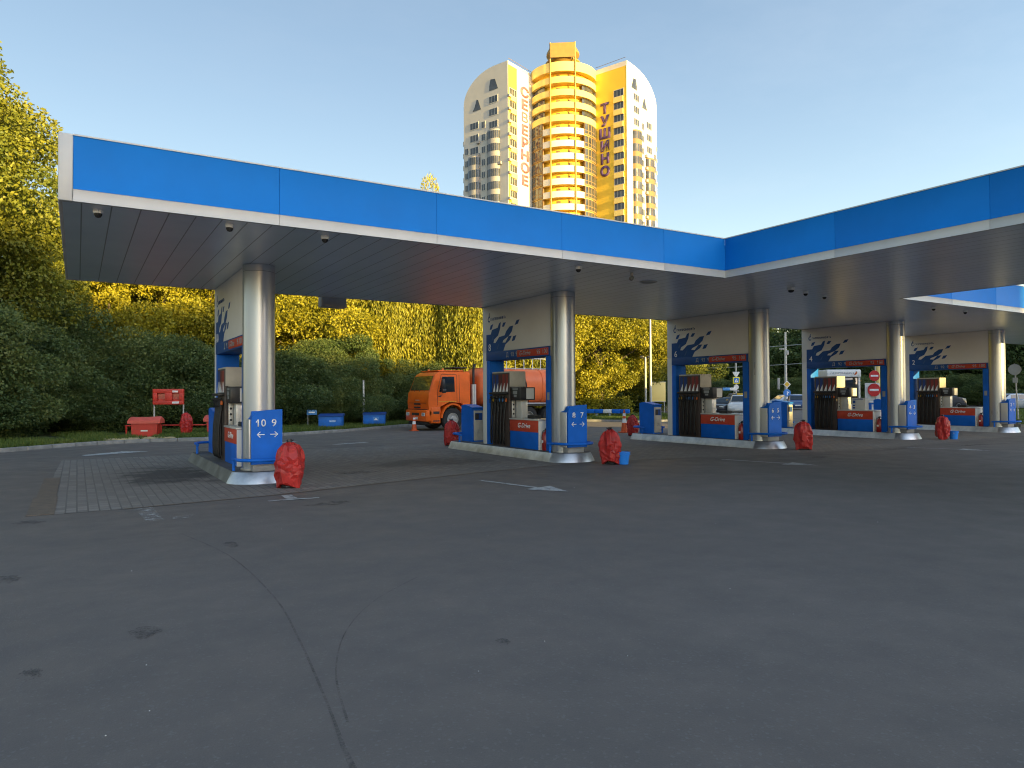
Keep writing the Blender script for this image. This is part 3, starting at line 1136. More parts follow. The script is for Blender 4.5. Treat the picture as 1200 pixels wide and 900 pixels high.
    for s in (-1, 1):
        xc, xd = sorted((s * .2505, s * .255))
        for (ya, yb, za, zb) in ((1.86, 2.08, 1.71, 1.8), (1.89, 2.03, 1.63, 1.69), (1.82, 2.1, 1.83, 1.87)):
            b = B(); box(b, xc, xd, ya, yb, za, zb); obj('readout', b, 'screen', d, None)
    b = B(); box(b, -.1, .1, 1.86, 2.16, 1.036, 1.538, .01); obj('pump_housing', b, 'silver', t)
    b = B(); box(b, -.12, .12, 1.2, 1.55, 1.036, 1.13, .02); obj('pipe_fitting', b, 'chassis', t)
    return t

def make_sign():
    t = thing('lane_sign', '', 'lane sign')
    # casing profile (depth y back from the face, height z), rounded shoulder
    pr = [(0, .36), (.30, .36), (.30, 1.26)] + [(.30 - .24 * math.sin(a), 1.26 + .13 * (1 - math.cos(a))) for a in np.linspace(.2, PI / 2, 5)] + [(0, 1.40)]
    b = B()
    prism(b, pr, (-.25, -.53, 0), Y, Z, X, .56)
    obj('casing', b, 'bluepaint', t)
    fp = [(-.26, .36), (.33, .36), (.33, 1.43), (.05, 1.42), (-.1, 1.405), (-.2, 1.37), (-.245, 1.3), (-.26, 1.22)]
    b = B()
    prism(b, fp, (.0, -.555, 0), X, Z, Y, .024)
    obj('face_board', b, 'bluepaint', t)
    b = B(); box(b, -.29, -.262, -.51, -.25, .36, 1.24, .006); obj('side_strip', b, 'silver', t)
    b = B(); box(b, -.22, .28, -.5, -.28, PZ, .358, .006); obj('base', b, 'grey', t)
    for s, x in ((-1, -.08), (1, .17)):
        b = B()
        tube(b, [(x - .07, -.558, .94), (x + .07, -.558, .94)], .010, 6)
        e = x + s * .07
        tube(b, [(e - s * .06, -.558, .995), (e, -.558, .94), (e - s * .06, -.558, .885)], .010, 6)
        obj('arrow', b, 'white', t)
    return t

def make_rail():
    t = thing('guard_rail', '', 'guard rail')
    b = B()
    n = 16
    pts = [(-.5, .0, .44), (-.5, -.35, .46)] + [(-.5 * math.cos(PI * k / n), -.45 - .38 * math.sin(PI * k / n), .46) for k in range(n + 1)] + [(.5, -.35, .46), (.5, .0, .44)]
    tube(b, pts, .033, 10)
    obj('rail', b, 'bluepaint', t, 60)
    for x in (-.5, .5):
        b = B(); cyl(b, (x, -.1, PZ), (x, -.1, .44), .03, n=10); obj('post', b, 'bluepaint', t)
    return t

def make_bin():
    t = thing('litter_bin', '', 'litter bin')
    b = B()
    prism(b, [(0, 0), (.76, 0), (.76, 1.13), (.55, 1.17), (.0, 1.08)], (-.2, 0, 0), Y, Z, X, .4)
    obj('body', b, 'bluepaint', t)
    b = B(); box(b, -.17, .17, -.03, -.002, .04, .98, .01)
    d = obj('door', b, 'binface', t)
    b = B(); box(b, -.13, .13, -.036, -.031, .68, .9); obj('slot', b, 'bluedark', d, None)
    b = B(); box(b, -.13, .0, -.04, -.037, .7, .88); obj('flap', b, 'dark', d, None)
    b = B()
    for k in range(3):
        a = 2 * PI * k / 3 + PI / 2
        p = [Vector((.05 * math.cos(a + q), -.036, .33 + .05 * math.sin(a + q))) for q in (-.7, -.2, .3, .7)]
        tube(b, p, [.012, .012, .016, .003], 6)
    obj('recycling_mark', b, 'greyletter', d)
    b = B(); box(b, -.21, .21, -.05, .1, 1.04, 1.085, .012); obj('hood', b, 'bluepaint', t)
    return t

def make_cover(seed=0):
    t = thing('extinguisher_cover', '', 'covered extinguisher')
    rs = random.Random(seed)
    ph = [rs.uniform(0, 6.28) for _ in range(6)]
    b = B()
    n, L = 22, 12
    rings = []
    for i in range(L + 1):
        z = i / L
        if z < .62:
            rr = .215 + .045 * math.sin(z * 3.4)
        else:
            q = (z - .62) / .38
            rr = .25 * (1 - .25 * q - .45 * q ** 4) * (1 if q < 1 else .8)
        gather = max(0, (z - .6) / .4)
        ring = []
        for k in range(n):
            a = 2 * PI * k / n + .08 * math.sin(4 * z + ph[2])
            sx, sy = math.cos(a), math.sin(a)
            fold = .030 * math.sin(5 * a + ph[0] + 2.2 * z) + .016 * (1 if (k + int(z * 3)) % 2 else -1) * (.35 + gather) + rs.uniform(-.016, .016)
            r_ = rr + fold * (rr / .25) * (1.15 - .5 * abs(z - .5))
            zz = .045 + .80 * z + rs.uniform(-.012, .012) + (.06 * math.sin(2 * a + ph[5]) if i == 0 else 0) + (-.03 * math.sin(3 * a + ph[1]) ** 2 if i == L else 0)
            ring.append((r_ * sx, r_ * sy * .84, zz))
        rings.append(ring)
    loft(b, rings, cap=True)
    bmesh.ops.triangulate(b, faces=b.faces)
    obj('tarpaulin', b, 'tarp', t, 14)
    b = B(); cyl(b, (0, -.02, .80), (0, .01, .88), .03, .05, 10); tube(b, [(.03, 0, .86), (.09, .02, .87)], .012, 6); obj('tie', b, 'dark', t)
    for x in (-.13, .13):
        b = B(); cyl(b, (x - .02, .0, .06), (x + .02, .0, .06), .06, n=14); obj('wheel', b, 'rubber', t)
    b = B(); box(b, -.14, .14, -.12, .1, .012, .05, .01); obj('base', b, 'dark', t)
    return t

def make_bucket():
    t = thing('bucket', '', 'bucket')
    b = B(); lathe(b, [(0, 0.004), (.115, 0.004), (.15, .28), (.165, .285), (.165, .3), (.145, .3), (.11, .02), (0, .02)], 28); obj('pail', b, 'bucket', t)
    b = B(); lathe(b, [(.15, .23), (.162, .235), (.162, .255), (.15, .25)], 28); obj('rim', b, 'bucket', t)
    b = B(); tube(b, [(.16 * math.cos(a), .16 * math.sin(a) * .5 - .09 * math.sin(a), .25 - .11 * math.sin(a)) for a in np.linspace(0, PI, 12)], .005, 6); obj('handle', b, 'white', t)
    return t

def make_ext():
    t = thing('fire_extinguisher', '', 'fire extinguisher')
    b = B(); lathe(b, [(0, 0), (.1, 0), (.11, .02), (.11, .40), (.08, .47), (.03, .50), (.03, .53), (0, .53)], 20); obj('cylinder', b, 'firecan', t)
    b = B(); box(b, -.02, .02, -.02, .02, .53, .58, .006); tube(b, [(0, 0, .57), (-.02, -.09, .6)], .011, 6); tube(b, [(0, 0, .55), (-.02, -.1, .545)], .011, 6); tube(b, [(0, .02, .55), (-.06, .06, .5), (-.09, .06, .35), (-.095, .03, .2)], .012, 8); obj('valve', b, 'dark', t)
    b = B(); prism(b, [(-.035, .2), (.035, .2), (.035, .27), (-.035, .27)], (-.1115, 0, 0), -Y, Z, -X, .002); obj('label', b, 'white', t, None)
    return t

plinth0, column0, disp0, sign0, rail0, bin0, ext0 = make_plinth(), make_column(), make_dispenser(), make_sign(), make_rail(), make_bin(), make_ext()
def place(src, used, loc, rz, label, group):
    if src.name not in used:
        used.add(src.name)
        src.location = loc
        src.rotation_euler[2] = rz
        src['label'] = label
        src['group'] = group
        return src
    return dup(src, loc, rz, label, group)
used = set()
for i, x in enumerate(IX):
    a, c = NUM[i]
    nm = f'{a} and {c}'
    place(plinth0, used, (x, YC, .004), 0, f'raised pump island with steel edging, carrying the sign {a} {c}', 'pump islands under the canopy')
    place(column0, used, (x, YC, 0), 0, f'round metal canopy column behind the blue sign {a} {c}', 'round canopy columns')
    dsp = place(disp0, used, (x, YC, 0), 0, f'blue portal fuel dispenser numbered {a}, with five black hoses', 'portal fuel dispensers')
    sg = place(sign0, used, (x, YC, 0), 0, f'blue lane sign reading {a} {c} with white arrows', 'blue lane signs')
    place(rail0, used, (x, YC, 0), 0, f'curved blue guard rail in front of the sign {a} {c}', 'blue guard rails at the near island ends')
    place(rail0, used, (x, YC + 4.78, 0), PI, f'curved blue guard rail around the bin end of island {a} {c}', 'blue guard rails at the far island ends')
    place(bin0, used, (x + .05, YC + 4.66, PZ), 0, f'blue and grey litter bin behind the dispenser numbered {a}', 'litter bins on the islands')
    if i:
        place(ext0, used, (x - .17, YC + .56, PZ), 0, f'red fire extinguisher at the counter end of dispenser {a}', 'fire extinguishers beside the counters')
pi = [o for o in bpy.data.objects if o.name.split('.')[0] == 'pump_island']
for o in pi:
    if abs(o.location.x - IX[0]) < .1:
        for c in o.children:
            if c.name.startswith('edging'):
                c.data = c.data.copy()
                c.data.materials[0] = mt['plinthdark']  # first island's edging takes the copy with shade in its colour
# numbers differ from island to island, so they are added to the finished copies
disps = [o for o in bpy.data.objects if o.name.split('.')[0] == 'fuel_dispenser']
disps.sort(key=lambda o: o.location.x)
signs = sorted([o for o in bpy.data.objects if o.name.split('.')[0] == 'lane_sign'], key=lambda o: o.location.x)
for (a, c), d, s in zip(NUM, disps, signs):
    for sd, v_ in ((-1, a), (1, c)):
        u, v, nn = faceuv(sd)
        b = B(); text(b, str(v_), nn * (HX + .0045) + Vector((0, YBL - .2, 3.08)), u, v, .3, .004, 'CENTER', 0, 0); obj('pump_number', b, 'white', d, None)
    for xx, v_ in ((-.08, a), (.17, c)):
        b = B(); text(b, str(v_), (xx, -.5555, 1.16), X, Z, .2, .005, 'CENTER', 0, .012)
        if str(v_)[0] == '1':       # the flag of the one
            x0, z1 = min(v.co.x for v in b.verts), max(v.co.z for v in b.verts)
            prism(b, [(x0 - .034, z1 - .052), (x0 + .003, z1 - .006), (x0 + .003, z1 - .034), (x0 - .028, z1 - .07)], (0, -.5555, 0), X, Z, -Y, .004)
        obj('numeral', b, 'white', s, None)
# covered extinguishers standing in front of the islands
covers = [make_cover(3), make_cover(11), make_cover(21), make_cover(33)]
for k, (loc, rz, lab) in enumerate([((3.34, 13.3, .004), .3, 'red tarpaulin covered extinguisher nearest the viewer, by the sign 10 9'),
                    ((10.98, 13.36, .004), 1.9, 'red tarpaulin covered extinguisher with a blue bucket by the sign 8 7'),
                    ((18.52, 13.5, .004), 2.6, 'red tarpaulin covered extinguisher standing alone right of the sign 6 5'),
                    ((26.5, 13.6, .004), .9, 'red tarpaulin covered extinguisher with a blue bucket between signs 4 3 and 2 1')]):
    o = covers[k]
    o.location, o.rotation_euler[2] = loc, rz
    o['label'], o['group'] = lab, 'red covered extinguishers'
dup(covers[1], (19.0, 21.7, .004), .8, 'red tarpaulin covered extinguisher next to an orange cone beside the bin of dispenser 6', 'red covered extinguishers')
dup(covers[2], (10.62, 21.15, .004), 2.2, 'red tarpaulin covered extinguisher half hidden behind the bin of dispenser 8', 'red covered extinguishers')
bu = make_bucket()
bu.location = (11.22, 13.15, .004)
bu['label'], bu['group'] = 'blue plastic bucket beside the red cover near the sign 8 7', 'blue buckets'
dup(bu, (26.9, 13.42, .004), .5, 'blue plastic bucket beside the red cover near the sign 2 1', 'blue buckets')
# printed carton on the counter of dispenser 4
t = thing('carton', 'white printed carton standing on the counter of dispenser 4', 'box', (IX[3] - .12, YC + 1.35, 1.036))
b = B(); box(b, -.12, .12, -.27, .27, 0, .46, .006); obj('body', b, 'card', t)
b = B()
for (ya, yb, za, zb) in ((.12, .22, .26, .36), (.13, .22, .14, .19), (.13, .22, .05, .11), (-.2, .2, .4, .43)):
    box(b, -.123, -.1205, ya, yb, za, zb)
obj('print', b, 'bluedark', t, None)

# ------------------------------------------------------------------ trees
def leaves(name, C, D, size, aspect, tone, m):
    """C centres (N,3), D long axis direction (N,3), one folded quad per leaf"""
    N = len(C)
    rs = np.random.RandomState(N % 9973)
    D = D / np.linalg.norm(D, axis=1, keepdims=True)
    Rv = rs.normal(size=(N, 3))
    S = np.cross(D, Rv)
    S /= np.linalg.norm(S, axis=1, keepdims=True)
    s = size[:, None]
    V = np.stack([C - D * s * .5, C + S * s * aspect * .5, C + D * s * .5, C - S * s * aspect * .5], 1)
    me = poly_mesh(name, V.reshape(-1, 3), np.arange(N * 4).reshape(N, 4), tone.repeat(4))
    me.materials.append(mt[m])
    return me

def crown_mesh(seed, rx, ry, z0, z1, clumps, per, ls, m, low=1.0, cr=(.7, 1.5)):
    """irregular crown: clumps spread through an uneven envelope, leaves thick on the outer side of each clump"""
    rs = np.random.RandomState(seed)
    zc, hz = (z0 + z1) / 2, (z1 - z0) / 2
    C, D, S, T = [], [], [], []
    lob = rs.uniform(0, 2 * PI, 4)
    k = 0
    while k < clumps:
        u = rs.normal(size=3)
        u /= np.linalg.norm(u)
        rad = rs.uniform(.35, 1.) ** .5
        az = math.atan2(u[1], u[0])
        wob = 1 + .22 * math.sin(3 * az + lob[0] + 2.5 * u[2]) + .17 * math.sin(5 * az + lob[1] - 4 * u[2])
        p = np.array([u[0] * rx * rad * wob, u[1] * ry * rad * wob, zc + u[2] * hz * rad * (1 + .08 * math.sin(2 * az + lob[2]))])
        if p[2] < z0:
            continue
        if u[2] < 0:
            p[:2] *= (1 + (low - 1) * -u[2])
        r = rs.uniform(*cr)
        N = int(per * rs.uniform(.6, 1.3) * (r / np.mean(cr)) ** 2)
        d = rs.normal(size=(N, 3))
        d /= np.linalg.norm(d, axis=1, keepdims=True)
        out = p - np.array([0, 0, zc])
        out = out / (np.linalg.norm(out) + 1e-6)
        keep = d @ out > -.35
        d = d[keep]
        rr = r * rs.uniform(.3, 1.05, len(d)) ** .42
        c = p + d * rr[:, None] * np.array([1, 1, .72])
        c[:, 2] = np.maximum(c[:, 2], .12)
        C.append(c)
        lead = d * .6 + rs.normal(size=d.shape) * .6 + np.array([0, 0, -.35])
        D.append(lead)
        S.append(ls * rs.uniform(.6, 1.35, len(d)))
        T.append(np.clip(rs.normal(.5, .2, len(d)) + rs.uniform(-.28, .28), 0, 1))
        k += 1
    return leaves('crown', np.concatenate(C), np.concatenate(D), np.concatenate(S), .55, np.concatenate(T), m)

def willow_mesh(seed, rx, ry, ztop, zlow, strands, per, ls, m):
    rs = np.random.RandomState(seed)
    C, D, S, T = [], [], [], []
    nb = 26
    heads = [(rs.uniform(0, 2 * PI), rs.uniform(.25, 1.) ** .5, rs.uniform(-.1, .05)) for _ in range(nb)]
    for i in range(strands):
        a0, r0, dz = heads[rs.randint(nb)]
        a = a0 + rs.normal(0, .16)
        r = np.clip(r0 + rs.normal(0, .08), .05, 1.05)
        x, y = rx * r * math.cos(a), ry * r * math.sin(a)
        zt = ztop * (1 - .42 * r ** 2 + dz) + rs.normal(0, .4)
        L = rs.uniform(.45, 1.) * (zt - zlow)
        N = max(6, int(per * L / 6))
        t = np.sort(rs.uniform(0, 1, N))
        sway = rs.normal(0, .12, 2)
        spread = .05 + .12 * (1 - t)
        c = np.stack([x * (1 + .12 * np.sqrt(t)) + sway[0] * t + rs.normal(0, 1, N) * spread, y * (1 + .12 * np.sqrt(t)) + sway[1] * t + rs.normal(0, 1, N) * spread, zt - L * t], 1)
        C.append(c)
        D.append(np.stack([rs.normal(0, .3, N), rs.normal(0, .3, N), -np.ones(N)], 1))
        S.append(ls * rs.uniform(.7, 1.4, N))
        T.append(np.clip(rs.normal(.5, .15, N) + rs.normal(0, .2), 0, 1))
    # some leafy mass round the heads
    for a, r, dz in heads:
        N = 460
        p = np.array([rx * r * math.cos(a), ry * r * math.sin(a), ztop * (1 - .42 * r ** 2 + dz)])
        d = rs.normal(size=(N, 3)) * np.array([.75, .75, .45])
        C.append(p + d); D.append(rs.normal(size=(N, 3)) + np.array([0, 0, -.8])); S.append(ls * rs.uniform(.7, 1.3, N)); T.append(np.clip(rs.normal(.5, .2, N), 0, 1))
    return leaves('crown', np.concatenate(C), np.concatenate(D), np.concatenate(S), .3, np.concatenate(T), m)

def trunk_mesh(seed, h, r, z_branch, rx, limbs=7):
    rd = random.Random(seed)
    b = B()
    lean = (rd.uniform(-.3, .3), rd.uniform(-.3, .3))
    pts = [(0, 0, -.1), (lean[0] * .2, lean[1] * .2, h * .2), (lean[0] * .5, lean[1] * .5, h * .5), (lean[0], lean[1], h * .85)]
    tube(b, pts, [r * 1.25, r, r * .7, r * .2], 10)
    for k in range(limbs):
        a = 2 * PI * k / limbs + rd.uniform(-.4, .4)
        z = z_branch + (h * .6 - z_branch) * rd.random()
        L = rx * rd.uniform(.5, .85)
        q = z / h
        p0 = Vector((lean[0] * q, lean[1] * q, z))
        p1 = p0 + Vector((math.cos(a) * L * .5, math.sin(a) * L * .5, L * .45))
        p2 = p0 + Vector((math.cos(a) * L, math.sin(a) * L, L * .75))
        tube(b, [p0, p1, p2], [r * .45, r * .28, r * .08], 7)
    me = bpy.data.meshes.new('trunk')
    b.to_mesh(me)
    b.free()
    me.materials.append(mt['bark'])
    return me

PROTO = {
    'tall': (crown_mesh(1, 4.6, 4.6, 1.0, 16.5, 170, 1150, .165, 'leafmid', cr=(.8, 1.8)), trunk_mesh(1, 15, .3, 3, 4.6, 9)),
    'broad': (crown_mesh(2, 4.4, 4.2, .5, 10.5, 88, 850, .175, 'leafmid', cr=(.6, 1.8)), trunk_mesh(2, 9, .22, 1.5, 4.2)),
    'bright': (crown_mesh(5, 4.2, 4.2, .5, 11, 88, 900, .17, 'leafyel', cr=(.6, 1.75)), trunk_mesh(5, 9.5, .22, 1.5, 4.2)),
    'bushy': (crown_mesh(3, 3.3, 3.0, .15, 5.2, 90, 820, .135, 'leafdark', 1.1, cr=(.5, 1.35)), trunk_mesh(3, 4, .1, .4, 3)),
    'shrub': (crown_mesh(4, 2.3, 2.0, .1, 3.2, 60, 600, .11, 'leafdark', 1.1, cr=(.5, .95)), trunk_mesh(4, 2.4, .06, .2, 2)),
    'green': (crown_mesh(8, 3.4, 3.3, .3, 7.0, 80, 800, .15, 'leafdark', cr=(.5, 1.5)), trunk_mesh(8, 6, .16, .8, 3.2)),
    'far': (crown_mesh(6, 5.2, 5.2, .3, 12, 100, 180, .46, 'leafdark', cr=(1.1, 2.1)), trunk_mesh(6, 10, .26, 2, 5)),
    'willow': (willow_mesh(7, 4.4, 4.2, 12.5, 1.6, 760, 95, .22, 'leafwill'), trunk_mesh(7, 10, .34, 3, 4, 10)),
}
FULLH = {'green': 8.4, 'tall': 16.5, 'broad': 10.5, 'bright': 11, 'bushy': 6.6, 'shrub': 4.1, 'far': 12, 'willow': 12.5}
def tree(kind, name, x, y, h, rz, label, group, wide=1.):
    s = h / FULLH[kind]
    t = thing(name, label, 'bush' if kind in ('bushy', 'shrub') else 'tree', (x, y, .09), rz, group)
    t.scale = (s * wide, s * wide, s)
    for nm, me in zip(('crown', 'trunk'), PROTO[kind]):
        o = bpy.data.objects.new(nm, me)
        COL.objects.link(o)
        o.parent = t
    return t
def at(x, D):
    """ground point seen at image column x, D metres ahead"""
    a = YAW + math.atan((x - 600) / 829.3)
    d = D / math.cos(a - YAW)
    return d * math.sin(a), d * math.cos(a)
rt = random.Random(31)
G1 = 'trees along the grass verge'
# big trees at the far left
for x, D, h, wd, lab in [(-62, 30, 16.0, 1.05, 'tallest leafy tree at the far left of the verge, its top in the sun'), (-8, 35, 13.6, .8, 'tall leafy tree beside the left end of the canopy, behind the front bushes'),
                         (-150, 27, 17.0, 1.05, 'tall tree cut by the left picture edge'), (-105, 38, 18, 1., 'tall tree standing behind the leftmost trees')]:
    x, y = at(x, D)
    tree('tall', 'leafy_tree', x, y, h, rt.uniform(0, 6), lab, G1, wd)
# row behind the bushes, sunlit tops
def row(kind, name, lst, lab, grp):
    for x, D, h, wd in lst:
        px, py = at(x, D)
        tree(kind, name, px, py, h * rt.uniform(.96, 1.04), rt.uniform(0, 6), lab, grp, wd)
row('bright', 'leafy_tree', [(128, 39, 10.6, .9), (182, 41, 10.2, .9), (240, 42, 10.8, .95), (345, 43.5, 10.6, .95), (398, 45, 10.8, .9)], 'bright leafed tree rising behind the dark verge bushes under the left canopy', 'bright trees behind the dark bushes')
row('broad', 'leafy_tree', [(95, 43, 11.4, 1.), (292, 45, 11., 1.), (150, 47, 11.5, 1.), (210, 49, 11.8, 1.), (325, 50, 12, 1.), (385, 51, 12, 1.)], 'green leafed tree in the back row behind the verge bushes', 'green trees behind the dark bushes')
row('willow', 'weeping_willow', [(452, 46.5, 12.4, .95), (512, 47.5, 12.6, .95), (570, 49, 12.2, .95)], 'weeping willow with hanging yellow green strands behind the orange truck', 'weeping willows behind the truck')
row('broad', 'leafy_tree', [(480, 56, 12.5, 1.1), (545, 57, 12.5, 1.1), (610, 58, 12.5, 1.1)], 'green tree standing behind the weeping willows', 'trees behind the weeping willows')
row('bright', 'leafy_tree', [(612, 52, 11.5, .95), (664, 54, 11.6, 1.), (704, 55, 11.2, .95), (738, 60, 12, .95)], 'bright sunlit tree seen between the second and third columns', 'sunlit trees between the second and third columns')
row('broad', 'leafy_tree', [(684, 62, 12.5, 1.1), (724, 66, 12.5, 1.), (752, 64, 11, .8), (640, 64, 12.5, 1.1), (790, 74, 10.5, 1.)], 'green tree in the back row between the second and third columns', 'trees behind the sunlit trees')
t_ = tree('bright', 'slender_tree', *at(502, 52), 16.3, 1., 'thin treetop showing above the blue fascia left of the tower', None, .34)
# dark bushes in front
G2 = 'dark bushes along the verge'
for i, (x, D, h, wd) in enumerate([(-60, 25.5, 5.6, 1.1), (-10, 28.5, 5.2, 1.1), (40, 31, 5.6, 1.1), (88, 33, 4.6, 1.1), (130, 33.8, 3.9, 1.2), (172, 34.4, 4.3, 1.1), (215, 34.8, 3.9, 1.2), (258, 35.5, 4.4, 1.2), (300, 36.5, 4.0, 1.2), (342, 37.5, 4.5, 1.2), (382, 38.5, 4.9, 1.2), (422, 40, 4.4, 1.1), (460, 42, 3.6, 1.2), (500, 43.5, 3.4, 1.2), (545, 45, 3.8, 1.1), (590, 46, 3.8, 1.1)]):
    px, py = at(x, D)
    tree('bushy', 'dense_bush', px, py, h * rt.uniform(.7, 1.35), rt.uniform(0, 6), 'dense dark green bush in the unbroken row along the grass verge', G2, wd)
row('green', 'leafy_tree', [(52, 33, 7.2, 1.), (92, 35, 5.6, .9), (212, 36.5, 5.4, .95), (372, 40, 5.4, .95), (412, 41, 5.8, 1.)], 'small dark green tree rising above the verge bushes', 'small green trees among the bushes')
for x, D, h in [(15, 29, 3.2), (62, 31, 3.), (108, 31.5, 2.8), (160, 33.2, 2.6), (240, 34, 2.6), (290, 35.2, 2.7), (365, 37.6, 2.5), (408, 39, 2.6), (-40, 25.5, 3.4), (428, 39.5, 2.2)]:
    px, py = at(x, D)
    tree('shrub', 'low_shrub', px, py, h, rt.uniform(0, 6), 'low dark shrub at the foot of the dense bushes', 'low shrubs at the foot of the bushes', 1.2)
for x, D, h in [(668, 57, 2.6), (700, 58, 2.8), (728, 60, 3.6), (750, 62, 5.0)]:
    px, py = at(x, D)
    tree('bushy', 'dense_bush', px, py, h, rt.uniform(0, 6), 'dark bush under the sunlit trees between the second and third columns', 'bushes under the sunlit trees', 1.5)
# far tree line beyond the road
far = [(800, 112, 11), (822, 118, 12), (846, 116, 12), (872, 118, 12.5), (896, 112, 12.2), (918, 116, 12.6), (942, 114, 12.5), (966, 110, 12.5), (990, 108, 12.5), (1014, 104, 12), (1040, 102, 12.5), (1068, 100, 12.5), (1098, 98, 12.5), (1128, 96, 12.5), (1160, 94, 12.5), (1190, 92, 13), (1222, 90, 13), (1256, 88, 13)]
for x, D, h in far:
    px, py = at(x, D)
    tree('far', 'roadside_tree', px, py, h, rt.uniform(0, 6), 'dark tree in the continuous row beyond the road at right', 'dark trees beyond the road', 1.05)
for x, D, h in [(808, 100, 4.6), (840, 101, 4.4), (872, 100, 4.6), (905, 100, 4.4), (936, 99, 4.4), (1000, 95, 4.6), (1040, 92, 4.6), (1075, 90, 4.5), (1110, 88, 4.5), (1145, 86, 4.4), (1180, 85, 4.6), (1216, 84, 4.6)]:
    px, py = at(x, D)
    tree('bushy', 'dense_bush', px, py, h, rt.uniform(0, 6), 'dark roadside bush at the foot of the far tree row', 'bushes beyond the road', 1.5)

# ------------------------------------------------------------------ orange tank truck, nose towards -x
def wheel(parent, x, y, r, wd, side, dual=False):
    b = B()
    w_ = wd / 2
    prof = [(r * .55, -w_), (r * .9, -w_), (r, -w_ * .7), (r, w_ * .7), (r * .9, w_), (r * .55, w_), (r * .55, -w_)]
    n = 32
    rings = [[(x + rr * math.cos(2 * PI * k / n), y + q, r + rr * math.sin(2 * PI * k / n)) for k in range(n)] for rr, q in prof]
    loft(b, rings, cap=False)
    wh = obj('wheel', b, 'tyre', parent)
    b = B()
    yo = y + side * (w_ - .01)
    dp = .06 if not dual else .14
    sgn = -side
    rings = [[(x + rr * math.cos(2 * PI * k / n), yo + sgn * q, r + rr * math.sin(2 * PI * k / n)) for k in range(n)] for rr, q in ((r * .56, 0), (r * .5, 0), (r * .46, dp), (r * .26, dp * 1.1), (r * .24, dp * .3), (r * .1, dp * .2), (.005, dp * .2))]
    loft(b, rings, cap=False)
    obj('rim', b, 'rim', wh)
    return wh

